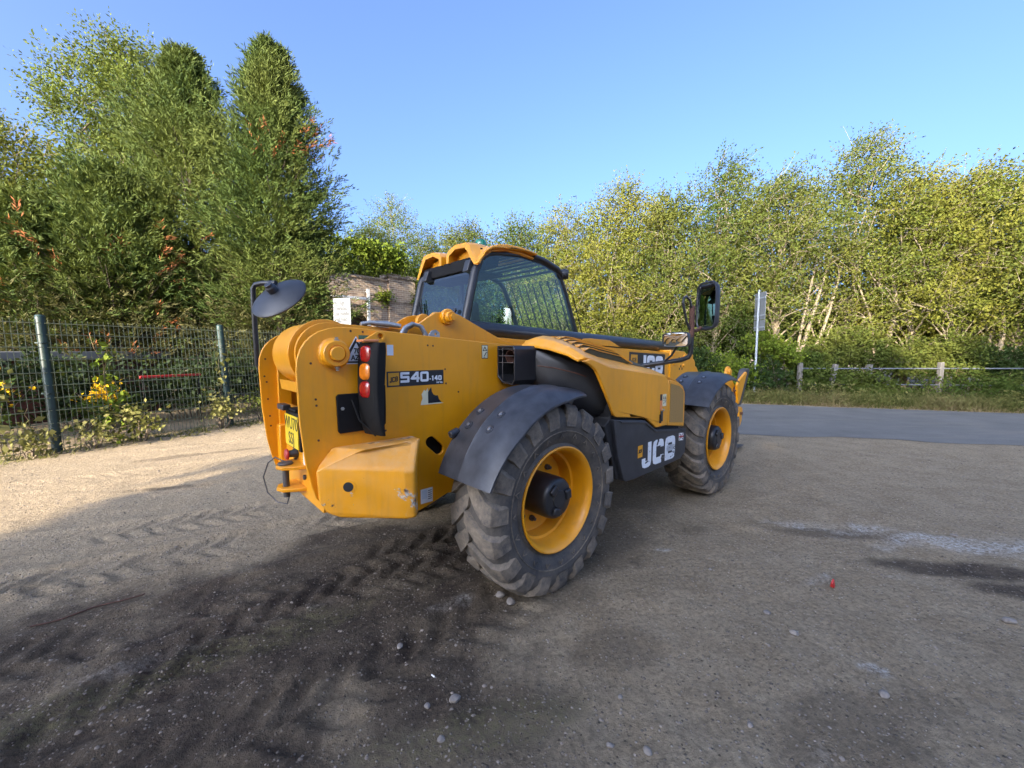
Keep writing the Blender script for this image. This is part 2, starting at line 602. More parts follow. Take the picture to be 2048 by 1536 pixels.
TRACKS = [  # path, half width, lug height, rut depth
    ([(.23, 2.67), (-.5, 2.03), (-1.23, 1.45), (-2.4, .75)], .21, .024, .012),
    ([(-1.09, 4.10), (-2.2, 3.35), (-3.4, 2.60), (-5.4, 1.75), (-7.5, 1.2)], .22, .026, .014),
    ([(.3, 3.75), (-.6, 3.3), (-1.5, 2.75), (-2.6, 1.9), (-3.6, .9)], .21, .024, .012),
    ([(-.1, 3.05), (-.9, 2.75), (-1.5, 2.25), (-1.9, 1.5), (-2.0, .8)], .20, .022, .010),
    ([(-.9, 4.6), (-1.9, 4.35), (-3.2, 3.6), (-5.6, 2.6)], .22, .020, .010),
    ([(2.6, 5.1), (4.4, 6.0), (7.5, 6.6), (11, 6.7)], .20, .010, .004),
    ([(2.3, 3.8), (4.2, 4.7), (7.5, 5.5), (11, 5.9)], .20, .009, .003),
    ([(-6.6, 4.2), (-4.4, 5.6), (-2.9, 7.4), (-1.5, 9.6)], .22, .008, .006),
    ([(-7.5, 5.1), (-5.2, 6.6), (-4.0, 8.2), (-2.9, 10.2)], .22, .008, .006),
    ([(.6, .6), (.9, 1.6), (1.5, 2.6), (2.4, 3.4)], .19, .004, .002),
]
TRACKS = [(smooth_path(p), *r) for p, *r in TRACKS]

ROAD_NEAR = [(-14, 13.0), (-7, 12.2), (-2, 10.2), (2, 8.6), (4.67, 7.75), (8.87, 6.85), (14, 5.9), (30, 2.6), (80, -8)]
ROAD_FAR = [(-14, 19.0), (-7, 17.2), (-2, 15.6), (2, 14.2), (7.2, 12.3), (13.3, 10.35), (30, 6.0), (80, -4)]

def ground_h(x, y, fine=True):
    near = 1 - sstep(10, 16, np.hypot(x, y - 2))
    h = (fbm(x, y, .35, 3, 1) - .5) * .05 + (fbm(x, y, 1.7, 4, 7) - .5) * .030
    h = h + (fbm(x, y, 7.5, 3, 23) - .5) * .014 + (fbm(x, y, 22, 2, 29) - .5) * .010
    for path, hw, lug, rut in TRACKS:
        S, D = along(path, x, y)
        ad = np.abs(D)
        w = 1 - sstep(hw * .85, hw * 1.15, ad)
        brk = sstep(.34, .52, fbm(x, y, 1.3, 3, 91)) * (.4 + 1.2 * vnoise(x * 9, y * 9, 17))
        ph = (S + ad * .75 + (D > 0) * .095 + (vnoise(x * 3, y * 3, 5) - .5) * .05) / .19
        tri = np.abs((ph % 1) - .5) * 2
        pat = sstep(.36, .56, tri) - .5
        berm = np.exp(-((ad - hw * 1.25) / .06) ** 2) * rut * 1.3
        h = h * (1 - .45 * w) + w * (-rut + lug * pat * brk) + berm
    # trampled patch behind the machine
    m = np.exp(-(((x + 1.3) / 1.9) ** 2 + ((y - 2.0) / 1.2) ** 2))
    h = h + m * (np.abs(fbm(x, y, 2.6, 4, 44) - .5) * -.08 + .014)
    # keep the pads under the tyres level
    for wx, wy in ((.234, 2.67), (-1.09, 4.10), (2.25, 4.54), (.93, 5.97)):
        k = np.exp(-((x - wx) ** 2 + (y - wy) ** 2) / .10)
        h = h * (1 - k) - .004 * k
    h = h * near
    # level where the road runs
    yn = np.interp(x, [p[0] for p in ROAD_NEAR], [p[1] for p in ROAD_NEAR])
    h = h * (1 - sstep(-1.2, -.35, y - yn)) - .004 * sstep(-1.2, -.35, y - yn)
    return h

def axis(dense_lo, dense_hi, step, lo, hi, grow=1.22):
    a = list(np.arange(dense_lo, dense_hi, step)); d = step; x = a[-1]
    while x < hi:
        d *= grow; x += d; a.append(x)
    d = step; x = a[0]; b = []
    while x > lo:
        d *= grow; x -= d; b.append(x)
    return np.array(b[::-1] + a)

ys = np.concatenate([axis(.8, 5.2, .028, -400, 5.19), axis(5.2, 10.5, .06, 5.2, 420)])
ys = np.unique(np.round(ys, 4))
xs = axis(-5.2, 5.2, .034, -420, 420, 1.13)
GX, GY = np.meshgrid(xs, ys)
GZ = ground_h(GX, GY)
ny, nx = GX.shape
idx = np.arange(nx * ny).reshape(ny, nx)
F = np.stack([idx[:-1, :-1], idx[:-1, 1:], idx[1:, 1:], idx[1:, :-1]], -1).reshape(-1, 4)

def blob(cx, cy, rx, ry, rot, x, y, seed, rag=.7):
    c, s = math.cos(rot), math.sin(rot)
    u = ((x - cx) * c + (y - cy) * s) / rx; v = (-(x - cx) * s + (y - cy) * c) / ry
    d = np.hypot(u, v) + (fbm(x, y, 2.3, 5, seed) - .5) * rag * 2
    return 1 - sstep(.55, 1.1, d)

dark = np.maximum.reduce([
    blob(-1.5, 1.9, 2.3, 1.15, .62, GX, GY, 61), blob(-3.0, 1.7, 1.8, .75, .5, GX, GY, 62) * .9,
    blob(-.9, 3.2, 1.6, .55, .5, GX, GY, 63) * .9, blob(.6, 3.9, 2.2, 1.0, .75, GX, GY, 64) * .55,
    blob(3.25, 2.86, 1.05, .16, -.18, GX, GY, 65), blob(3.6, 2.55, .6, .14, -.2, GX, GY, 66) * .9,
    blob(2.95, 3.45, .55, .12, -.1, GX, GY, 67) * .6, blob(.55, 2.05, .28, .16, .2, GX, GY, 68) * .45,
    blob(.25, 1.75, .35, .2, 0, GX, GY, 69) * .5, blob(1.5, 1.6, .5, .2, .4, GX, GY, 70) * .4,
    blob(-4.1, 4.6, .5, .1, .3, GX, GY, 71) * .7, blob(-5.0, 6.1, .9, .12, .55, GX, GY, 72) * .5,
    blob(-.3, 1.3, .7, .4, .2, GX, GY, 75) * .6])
chalk = np.maximum.reduce([
    blob(3.75, 3.25, .95, .20, -.15, GX, GY, 81, .9), blob(3.1, 3.55, .8, .16, -.1, GX, GY, 82, .9) * .7,
    blob(1.86, 1.93, .085, .05, -.6, GX, GY, 83, .5) * 1.3, blob(1.33, 2.22, .06, .035, -.2, GX, GY, 84, .7),
    blob(-.42, 2.42, .22, .10, .6, GX, GY, 85, .9) * .75, blob(1.25, 3.15, .09, .03, 0, GX, GY, 86, .8),
    blob(2.75, 2.75, .10, .03, -.1, GX, GY, 87, .7), blob(-1.7, 2.1, .6, .05, .62, GX, GY, 88, .8) * .25,
    blob(1.2, 1.42, .05, .2, -.5, GX, GY, 89, .8) * .35, blob(2.2, 2.75, .14, .04, .5, GX, GY, 90, .8) * .5])
sunlit_tan = np.maximum(sstep(3.0, 5.2, GY - .25 * GX) * (1 - sstep(-.2, 2.5, GX)), .0) * .9 + fbm(GX, GY, .8, 3, 33) * .25  # tan sand, its colour also lightened where sun falls on the left
moss = np.maximum(blob(-1.9, 1.75, 1.9, .14, .62, GX, GY, 55, .9), blob(-.1, 1.6, .6, .12, .3, GX, GY, 56, .9)) * .6

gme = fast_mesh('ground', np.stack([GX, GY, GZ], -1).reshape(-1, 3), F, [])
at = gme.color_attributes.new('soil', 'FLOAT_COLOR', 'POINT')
rgba = np.stack([dark, np.clip(chalk * (.25 + 1.1 * sstep(.35, .65, fbm(GX, GY, 5.0, 3, 99))), 0, 1), np.clip(sunlit_tan, 0, 1), moss], -1).astype(np.float32)
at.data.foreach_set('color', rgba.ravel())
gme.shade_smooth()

m = NT('yard_soil')
o = m.obj()
a = m.n('VertexColor', layer_name='soil')
sp = m.n('SeparateColor')
m.set(sp, 'Color', a.outputs['Color'])
n1 = m.noise(3.2, 6, .65, o); n2 = m.noise(34, 6, .75, o); n3 = m.noise(150, 4, .7, o)
c = m.mix(m.ramp(n1, .3, .7), (.318, .243, .152), (.462, .370, .246))
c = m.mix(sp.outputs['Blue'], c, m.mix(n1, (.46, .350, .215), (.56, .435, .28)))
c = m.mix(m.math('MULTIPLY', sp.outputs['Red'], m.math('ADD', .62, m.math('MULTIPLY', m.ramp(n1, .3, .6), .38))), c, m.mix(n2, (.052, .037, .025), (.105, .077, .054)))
c = m.mix(m.math('MULTIPLY', a.outputs['Alpha'], m.ramp(n2, .4, .6)), c, (.13, .12, .05))
c = m.mix(m.math('MULTIPLY', sp.outputs['Green'], m.ramp(n2, .38, .58)), c, (.60, .56, .50))
c = m.mix(m.math('SUBTRACT', 1.0, m.math('MULTIPLY', m.ramp(n2, .36, .60), .8)), c, m.mix(.5, c, (0, 0, 0)))
vor = m.n('TexVoronoi', Scale=44.0); m.set(vor, 'Vector', o)
stone = m.ramp(vor.outputs['Distance'], .16, .30, (1, 1, 1), (0, 0, 0))
sel = m.n('SeparateColor'); m.set(sel, 'Color', vor.outputs['Color'])
stone = m.math('MULTIPLY', stone, m.ramp(sel.outputs['Red'], .48, .52))
c = m.mix(m.math('MULTIPLY', stone, m.math('SUBTRACT', 1.0, m.math('MULTIPLY', sp.outputs['Red'], .55))), c, m.mix(sel.outputs['Green'], (.085, .066, .048), (.60, .51, .41)))
h = m.math('ADD', m.math('ADD', m.math('MULTIPLY', n2, .8), m.math('MULTIPLY', n3, .35)), m.math('MULTIPLY', stone, .5))
m.bsdf(Base_Color=c, Roughness=.92, Specular_IOR_Level=.25, Normal=m.bump(h, 1.0, .03))
M['soil'] = m.m
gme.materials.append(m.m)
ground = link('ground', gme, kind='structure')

# ---- road: worn asphalt strip
def strip(name, near, far, z, mat, seed, n=260, rows=10, rag=.25):
    near = np.array(smooth_path(near, 12)); far = np.array(smooth_path(far, 12))
    def res(P):
        d = np.r_[0, np.cumsum(np.hypot(*np.diff(P, axis=0).T))]
        # parametrise by x so both edges keep in step
        t = np.linspace(0, 1, n)
        t = .5 + .5 * np.sign(2 * t - 1) * np.abs(2 * t - 1) ** 1.6
        return np.stack([np.interp(t * d[-1], d, P[:, 0]), np.interp(t * d[-1], d, P[:, 1])], 1)
    A = res(near); B = res(far)
    A[:, 1] += (fbm(A[:, 0], A[:, 1], 1.3, 4, seed) - .5) * rag * 2
    B[:, 1] += (fbm(B[:, 0], B[:, 1], 1.3, 4, seed + 5) - .5) * rag
    k = np.linspace(0, 1, rows)[:, None, None]
    P = A[None] * (1 - k) + B[None] * k
    Z = np.full(P.shape[:2] + (1,), z)
    V = np.concatenate([P, Z], -1).reshape(-1, 3)
    i = np.arange(n * rows).reshape(rows, n)
    F = np.stack([i[:-1, :-1], i[:-1, 1:], i[1:, 1:], i[1:, :-1]], -1).reshape(-1, 4)
    me = fast_mesh(name, V, F, [mat])
    return link(name, me, kind='structure')

m = NT('asphalt')
o = m.obj()
n1 = m.noise(1.1, 5, .65, o); n2 = m.noise(60, 5, .75, o)
mp = m.n('Mapping'); m.set(mp, 'Vector', o)
mp.inputs['Rotation'].default_value = (0, 0, .24); mp.inputs['Scale'].default_value = (.25, 2.2, 1)
st = m.noise(1.4, 5, .65, mp.outputs[0])
c = m.mix(m.ramp(n1, .3, .7), (.195, .19, .178), (.280, .272, .252))
c = m.mix(m.math('MULTIPLY', m.ramp(st, .5, .72), .55), c, (.38, .34, .28))
c = m.mix(m.math('MULTIPLY', m.ramp(n2, .35, .7), .4), m.mix(.5, c, (0, 0, 0)), c)
m.bsdf(Base_Color=c, Roughness=.85, Specular_IOR_Level=.3, Normal=m.bump(n2, .5, .01))
M['asphalt'] = m.m
road = strip('road', ROAD_NEAR, ROAD_FAR, .003, 'asphalt', 301, rag=.30)
VERGE_FAR = [(x + .5, y + 3.4) for x, y in ROAD_FAR]

# ================================================================== PLANTS
def unit(a):
    return a / np.maximum(np.linalg.norm(a, axis=-1, keepdims=True), 1e-9)

def rdir(n, g):
    return unit(g.normal(size=(n, 3)))

def shoots(g, P, D, L, nl, ll, lw, droop=0.0, spread=.8, fwd=.5, twig=0.0, flat=0.0, jit=.35):
    """leafy shoots: nl leaf faces set alternately along each shoot. Returns verts, quads, twig verts, twig quads"""
    S = len(P)
    t = (np.arange(nl) + .5) / nl
    pos = P[:, None] + D[:, None] * (L[:, None] * t)[..., None]
    pos[..., 2] -= droop * (L[:, None] * t ** 2)
    pos += g.normal(size=pos.shape) * ll * .18
    side = unit(np.cross(D, rdir(S, g) * (1 - flat) + np.array([0, 0, 1.]) * flat + 1e-6))
    sgn = np.where(np.arange(nl) % 2 == 0, 1., -1.)
    ax = D[:, None] * fwd + side[:, None] * sgn[None, :, None] * spread + g.normal(size=(S, nl, 3)) * jit
    ax = unit(ax)
    nr = unit(np.cross(ax, g.normal(size=(S, nl, 3)) * (1 - flat) + np.cross(ax, np.array([0, 0, 1.])) * flat + 1e-6))
    l = ll * g.uniform(.65, 1.25, (S, nl, 1)); w = lw * g.uniform(.7, 1.2, (S, nl, 1))
    a = pos; b = pos + ax * l * .5 + nr * w * .5; c = pos + ax * l; d = pos + ax * l * .5 - nr * w * .5
    V = np.stack([a, b, c, d], 2).reshape(-1, 3)
    k = len(V) // 4
    F = np.arange(k * 4).reshape(k, 4)
    if twig > 0:
        sel = g.random(S) < .35
        Pq, Dq, Lq = P[sel], D[sel], L[sel][:, None]
        s2 = unit(np.cross(Dq, rdir(len(Pq), g))) * twig
        e = Pq + Dq * Lq; e[:, 2] -= droop * Lq[:, 0]
        TV = np.stack([Pq - s2, Pq + s2, e + s2 * .3, e - s2 * .3], 1).reshape(-1, 3)
        TF = np.arange(len(TV)).reshape(-1, 4)
        return V, F, TV, TF
    return V, F, np.zeros((0, 3)), np.zeros((0, 4), int)

def crown_object(name, parts, mats, parent, kind=None):
    """parts = list of (V, F, material index)"""
    o = 0; Vs = []; Fs = []; mi = []
    for V, F, k in parts:
        if len(V) == 0: continue
        Vs.append(V); Fs.append(F + o); mi.append(np.full(len(F), k)); o += len(V)
    me = fast_mesh(name, np.concatenate(Vs), np.concatenate(Fs), mats, np.concatenate(mi))
    return link(name, me, parent, kind=kind)

def limb(mb, a, b, r0, r1, g, bend=.12, n=5, m=0):
    a = np.array(a, float); b = np.array(b, float); L = np.linalg.norm(b - a)
    off = g.normal(size=3) * L * bend; off[2] = abs(off[2]) * .5
    pts = [tuple(a + (b - a) * t + off * math.sin(math.pi * t) * (1 - .3 * t)) for t in np.linspace(0, 1, n)]
    mb.tube(pts, [r0 + (r1 - r0) * t for t in np.linspace(0, 1, n)], 6, m)
    return pts

def broadleaf(seed, loc, H, W, leafmat, label, cat='tree', group=None, name='broadleaf_tree', base=.12, lobes=20, shoots_n=2200,
              nl=9, ll=.11, lw=.052, drift=(0, 0, 0), trunk=.14, bark='bark', airy=1.0, top=None, depth=1.0, len_=(.45, .95), droop=.15, stems=None, trunk_lean=(0, 0)):
    """tapered trunk, limbs running to the lobes of the crown, leaves on shoots over every lobe"""
    g = np.random.default_rng(seed)
    root = thing(name, label, cat, loc, 0, group)
    z0 = H * base
    C = []; Rr = []
    for i in range(lobes):
        t = (i + .5) / lobes
        z = z0 + (H - z0) * (.12 + .80 * t)
        env = math.sin(math.pi * min(1, .22 + .72 * t)) ** .8
        a = i * 2.4 + g.uniform(-.5, .5)
        rr = W * env * g.uniform(.30, .86)
        if t > .86: rr *= .35
        C.append((math.cos(a) * rr + trunk_lean[0] * z, math.sin(a) * rr * depth + trunk_lean[1] * z, z)); Rr.append(W * g.uniform(.22, .42) * (.62 + .45 * env))
    C = np.array(C); Rr = np.array(Rr)
    zm = (C[:, 2] + Rr * .85 * airy).max()                # the crown ends at H
    C[:, 2] = z0 + (C[:, 2] - z0) * (H - .30 - z0) / (zm - z0)
    w = Rr ** 2; w /= w.sum()
    li = g.choice(lobes, shoots_n, p=w)
    d = rdir(shoots_n, g); d[:, 2] = d[:, 2] * .8 + .12; d = unit(d)
    rad = Rr[li] * (g.random(shoots_n) ** .27) * airy
    P = C[li] + d * rad[:, None] * np.array([1, 1, .85])
    k = P[:, 2] > .05
    P, d = P[k], d[k]
    D = unit(d * .8 + rdir(len(P), g) * .55 + np.array([0, 0, .32]) + np.array(drift))
    L = g.uniform(*len_, len(P))
    L *= 1 + .5 * sstep(H * .75, H, P[:, 2])
    V, F, TV, TF = shoots(g, P, D, L, nl, ll, lw, droop, twig=.006)
    parts = [(V, F, 0), (TV, TF, 1)]
    if top:  # thin wands that stand out of the crown against the sky
        n, wl = top
        zt = C[:, 2] + Rr * .6
        li = g.choice(lobes, n, p=unit_p(zt ** 4))
        d = rdir(n, g); d[:, 2] = abs(d[:, 2]) + .6; d = unit(d)
        P = C[li] + d * Rr[li][:, None] * .75
        D = unit(d * .5 + np.array([0, 0, .7]) + np.array(drift) * 1.5 + rdir(n, g) * .25)
        V, F, TV, TF = shoots(g, P, D, g.uniform(wl * .6, wl * 1.3, n), 15, ll * .9, lw * .8, droop, twig=.008)
        parts += [(V, F, 0), (TV, TF, 1)]
    crown_object('crown', parts, [leafmat, bark], root)
    mb = MB()
    n = 6
    top_z = H * .72
    tp = [(trunk_lean[0] * z + g.normal() * .05 * (z > .3), trunk_lean[1] * z + g.normal() * .05 * (z > .3), z) for z in np.linspace(-.1, top_z, n)]
    mb.tube(tp, list(np.linspace(trunk, trunk * .25, n)), 9)
    for i in range(lobes):
        zc = max(.3, C[i][2] * .55)
        q = np.array([np.interp(zc, [p[2] for p in tp], [p[j] for p in tp]) for j in range(3)])
        limb(mb, q, C[i] * .96 + np.array([0, 0, .02]), trunk * .30, trunk * .08, g, .10)
        for k in range(2):
            e = C[i] + rdir(1, g)[0] * Rr[i] * .8
            limb(mb, C[i] * .9 + q * .1, e, trunk * .16, trunk * .04, g, .12, 4)
    if stems:
        for (a, b, r) in stems:
            limb(mb, a, b, r, r * .35, g, .05, 7)
            for k in range(5):
                t = .45 + .5 * k / 5
                q = np.array(a) * (1 - t) + np.array(b) * t
                limb(mb, q, q + np.array([g.normal() * .5, g.normal() * .3, g.uniform(.5, 1.2)]), r * .4, r * .1, g, .1, 4)
    mb.build('trunk', bark, root)
    return root

def unit_p(w):
    w = np.maximum(w, 1e-6); return w / w.sum()

def conifer(seed, loc, H, W, mats, label, group=None, n_br=420, per=14, base=.5, dead=.012, lean=(0, 0), name='conifer_tree'):
    g = np.random.default_rng(seed)
    root = thing(name, label, 'tree', loc, 0, group)
    t = np.sort(g.random(n_br)) ** .85
    z = base + (H - base) * t * .985
    env = np.maximum(.04, np.minimum(1, 1.32 * (1 - t) ** .66) * (1 + .12 * np.sin(t * 11 + seed)))
    env *= np.minimum(1, .72 + t * 1.4)
    a = np.arange(n_br) * 2.39996 + g.normal(size=n_br) * .3
    Lb = W * env * g.uniform(.50, 1.12, n_br) + .08
    el = R(12) + R(38) * t + g.normal(size=n_br) * .16
    bd = np.stack([np.cos(a) * np.cos(el), np.sin(a) * np.cos(el), np.sin(el)], -1)
    org = np.stack([lean[0] * z, lean[1] * z, z], -1)
    u = .22 + .80 * ((np.arange(per) + .5) / per)
    tt = np.repeat(u[None], n_br, 0) + g.normal(size=(n_br, per)) * .03
    sag = -.28 * (1 - t)
    P = org[:, None] + bd[:, None] * (Lb[:, None] * tt)[..., None]
    P[..., 2] += (sag[:, None] * Lb[:, None] * (np.sin(tt * 2.6)) * .45) + Lb[:, None] * .16 * tt ** 3
    lat = unit(np.cross(bd, np.array([0, 0, 1.])))
    P += lat[:, None] * (g.normal(size=(n_br, per)) * .17 * Lb[:, None] * (.3 + tt))[..., None]
    P += g.normal(size=P.shape) * .04
    D = bd[:, None] * .95 + g.normal(size=P.shape) * .34 + np.array([0, 0, .24])
    D = unit(D)
    L = (g.uniform(.32, .66, (n_br, per)) * (1.15 - .35 * tt) * min(1.15, .6 + H * .05)) * (1.1 - .62 * t)[:, None]
    isdead = np.repeat((g.random(n_br) < dead)[:, None] & (t[:, None] < .7), per, 1) & (tt > .55)
    P, D, L, isdead = P.reshape(-1, 3), D.reshape(-1, 3), L.ravel(), isdead.ravel()
    parts = []
    low = (P[:, 2] < 2.6 + g.normal(size=len(P)) * .8) & ~isdead
    for k, sel in ((0, ~isdead & ~low), (2, low), (1, isdead)):
        if sel.sum() == 0: continue
        V, F, TV, TF = shoots(g, P[sel], D[sel], L[sel], 13, .135, .027, .12, spread=.55, fwd=.9, flat=.6, jit=.13)
        parts.append((V, F, k))
    # leader shoots at the very top
    n = 26
    Pt = org[-1] + g.normal(size=(n, 3)) * np.array([.05, .05, .25]) - np.array([0, 0, .3])
    Dt = unit(np.array([0.05, 0, 1]) + g.normal(size=(n, 3)) * .30)
    V, F, TV, TF = shoots(g, Pt, Dt, g.uniform(.2, .5, n), 11, .12, .03, 0, spread=.6, fwd=.9, twig=.004)
    parts += [(V, F, 0)]
    crown_object('crown', parts, [mats[0], mats[1], mats[2]], root)
    mb = MB()
    mb.tube([(lean[0] * q, lean[1] * q, q) for q in np.linspace(-.1, H * .95, 8)], list(np.linspace(.17, .015, 8)), 8)
    for i in range(0, n_br, 3):
        e = org[i] + bd[i] * Lb[i] * .8
        mb.tube([tuple(org[i]), tuple((org[i] + e) / 2 + np.array([0, 0, sag[i] * Lb[i] * .4])), tuple(e)], [.022, .014, .005], 4, cap=False)
    mb.build('trunk', 'bark_dark', root)
    return root

def at(px, Y):
    return ((px - 1024) / 801.3 * Y)
def hz(py, Y):
    return 1.6102 + (703.5 - py) / 801.3 * Y

CON = ('needle', 'needle_dead', 'needle_dry')
GL = 'trees standing behind the mesh fence'
# conifers behind the fence
conifer(1, (at(560, 12.2), 12.4, 0), hz(125, 12.2), 2.30, CON, 'tallest dark green conifer with a single pointed tip behind the fence', GL, 620, 21, .35, .010)
conifer(2, (at(395, 12.6), 12.8, 0), hz(140, 12.6), 2.9, CON, 'bushy conifer left of the tallest one with brown dead sprays', GL, 540, 20, .35, .030)
conifer(3, (at(235, 11.0), 11.2, 0), hz(365, 11.0), 2.6, CON, 'shorter spreading conifer leaning over the middle of the mesh fence', GL, 400, 18, .3, .040)
conifer(4, (at(60, 10.2), 10.4, 0), hz(420, 10.2), 2.5, CON, 'low dusty conifer behind the dark green fence post', GL, 380, 18, .3, .035)
conifer(5, (at(612, 14.6), 14.6, 0), hz(470, 14.6), 1.05, CON, 'small drooping conifer beside the brick bridge', GL, 200, 17, .3, .010)
# airy broadleaf trees over the conifers
broadleaf(21, (at(300, 15.5), 15.5, 0), hz(118, 15.5), 2.45, 'leaf_willow', 'tall airy pale green tree rising behind the conifers', group=GL, base=.30, lobes=26, shoots_n=4300, nl=13, ll=.12, lw=.056, airy=1.05, trunk=.17, bark='bark', drift=(-.05, 0, .1), top=(50, .5), len_=(.45, .95))
broadleaf(22, (at(-20, 11.8), 11.8, 0), hz(235, 11.8), 2.5, 'leaf_yellow', 'yellowish feathery tree at the edge beyond the fence', group=GL, base=.25, lobes=20, shoots_n=3000, ll=.12, lw=.05, drift=(.2, 0, 0), top=(70, .9))
broadleaf(23, (at(150, 18.0), 18.0, 0), hz(300, 18), 3.4, 'leaf_olive', 'olive green tree filling the gap behind the shorter conifers', group=GL, base=.1, lobes=18, shoots_n=2200, ll=.16, lw=.08)

GR = 'trees along the far side of the road'
W_ = (.55, -.05, .05)
rows = [  # px, top px, Y, half width, leaf, options, label
    (745, 452, 27.0, 2.6, 'leaf_green', dict(base=.45), 'bush over the bridge parapet next to the conifers'),
    (792, 408, 29.0, 1.9, 'leaf_willow', dict(base=.4, airy=1.1, shoots_n=1100, top=(60, 1.2)), 'thin pale birch sticking up above the bridge'),
    (850, 462, 26.0, 2.6, 'leaf_green', dict(base=.12), 'round green tree at the end of the brick bridge'),
    (930, 452, 23.0, 2.5, 'leaf_olive', dict(base=.05), 'olive tree behind the cab beacon'),
    (1030, 446, 21.5, 2.4, 'leaf_green', dict(base=.05), 'green tree behind the front of the cab roof'),
    (1125, 425, 20.0, 2.4, 'leaf_yellow', dict(base=.05), 'yellow green tree right after the cab windscreen'),
    (1235, 378, 19.0, 2.3, 'leaf_yellow', dict(base=.05, top=(50, .8)), 'yellow green tree with a raised tuft above the exhaust side'),
    (1330, 392, 18.0, 2.2, 'leaf_olive', dict(base=.05), 'olive tree behind the tall rectangular mirror'),
    (1425, 335, 18.0, 2.5, 'leaf_green', dict(base=.05, drift=W_, top=(40, .8)), 'darker green round topped tree left of the pole sign'),
    (1545, 352, 17.0, 2.4, 'leaf_olive', dict(base=.20, drift=W_, top=(60, .9)), 'olive tree with bare slanting stems behind the pole sign'),
    (1690, 300, 17.0, 2.9, 'leaf_olive', dict(base=.14, drift=W_, top=(170, 1.2), airy=1.08), 'tallest roadside tree with windblown wispy top'),
    (1810, 358, 15.5, 2.4, 'leaf_yellow', dict(base=.10, drift=W_, top=(60, .9)), 'golden yellow tree leaning over the guard rail'),
    (1915, 352, 15.0, 2.3, 'leaf_yellow', dict(base=.22, drift=W_, top=(60, .9)), 'yellow tree with a dark hollow and bare trunk below'),
    (2030, 342, 14.3, 2.4, 'leaf_olive', dict(base=.14, drift=W_, top=(60, .9)), 'olive tree at the far right end of the roadside row'),
    (2190, 330, 13.6, 2.4, 'leaf_olive', dict(base=.12, drift=W_), 'olive tree beyond the right end of the guard rail'),
]
for i, (px, py, Y, w, lf, kw, lab) in enumerate(rows):
    k = dict(lobes=30, shoots_n=2850, ll=.116 + .002 * (Y - 14), lw=.060, bark='bark_pale', trunk=.13, drift=(.1, 0, 0))
    k.update(kw)
    if px == 1545:
        k['stems'] = [((.35, -.6, 0), (1.5, -.9, 5.4), .10), ((.45, -.6, 0), (2.1, -.7, 5.0), .085), ((.30, -.7, 0), (.95, -1.0, 5.6), .07), ((.5, -.5, 0), (2.6, -.4, 4.3), .06)]
    if px == 1915:
        k['stems'] = [((.1, -.6, 0), (.2, -.8, 4.2), .09), ((.5, -.5, 0), (.9, -.7, 4.0), .07), ((-.4, -.9, .9), (-2.2, -1.2, 2.4), .04), ((-.3, -.9, 1.2), (-1.9, -1.0, 3.2), .035)]
    if px == 1690:
        k['stems'] = [((.1, -.7, 0), (.5, -1.2, 5.2), .12), ((.25, -.7, 0), (-.9, -1.2, 4.6), .07)]
    broadleaf(100 + i, (at(px, Y), Y, 0), hz(py, Y), w, lf, lab, group=GR, **k)
# second row behind, so no daylight shows through low down
g2 = [(880, 470, 31, 3.6), (1060, 455, 27, 3.4), (1200, 420, 25, 3.4), (1330, 400, 24, 3.4), (1480, 372, 23, 3.4), (1640, 362, 22, 3.4), (1790, 365, 21, 3.2), (1930, 360, 20, 3.2), (2090, 350, 19, 3.2)]
back_labels = ['back row tree above the brick pilaster of the bridge', 'back row tree seen over the cab roof', 'back row tree past the front of the cab', 'back row tree over the black ram tube', 'back row tree behind the darker round topped tree', 'back row tree between the pole sign and the tallest tree', 'back row tree behind the golden yellow tree', 'back row tree behind the hollow with the bare trunk', 'back row tree at the picture edge over the guard rail']
for i, (px, py, Y, w) in enumerate(g2):
    broadleaf(150 + i, (at(px, Y), Y, 0), hz(py, Y), w, ('leaf_green', 'leaf_olive', 'leaf_olive')[i % 3], back_labels[i], group='back row of trees across the road', base=.03, lobes=18, shoots_n=900, nl=9, ll=.19, lw=.10, bark='bark_dark', trunk=.14)

# shrubs in front of the trees
def shrub(seed, loc, H, W, leafmat, label, n=700, ll=.10, lw=.06, name='shrub', cat='shrub', group=None, depth=.7, droop=.25, nl=8):
    g = np.random.default_rng(seed)
    root = thing(name, label, cat, loc, 0, group)
    L0 = 7
    C = np.stack([g.uniform(-W * .7, W * .7, L0), g.uniform(-W * .5, W * .5, L0) * depth, g.uniform(.25, .68, L0) * H], -1)
    Rr = g.uniform(.34, .5, L0) * min(W, H)
    li = g.choice(L0, n)
    d = rdir(n, g); d[:, 2] = abs(d[:, 2]) * .9 - .15
    P = C[li] + unit(d) * (Rr[li] * g.random(n) ** .4)[:, None]
    P[:, 2] = np.maximum(P[:, 2], .04)
    D = unit(d * .7 + rdir(n, g) * .5 + np.array([0, 0, .35]))
    V, F, TV, TF = shoots(g, P, D, g.uniform(.25, .6, n), nl, ll, lw, droop, twig=.004)
    crown_object('foliage', [(V, F, 0), (TV, TF, 1)], [leafmat, 'bark'], root)
    mb = MB()
    for i in range(L0):
        limb(mb, (C[i][0] * .3, C[i][1] * .3, -.03), C[i], .02, .006, g, .12)
    mb.build('stem', 'bark', root)
    return root

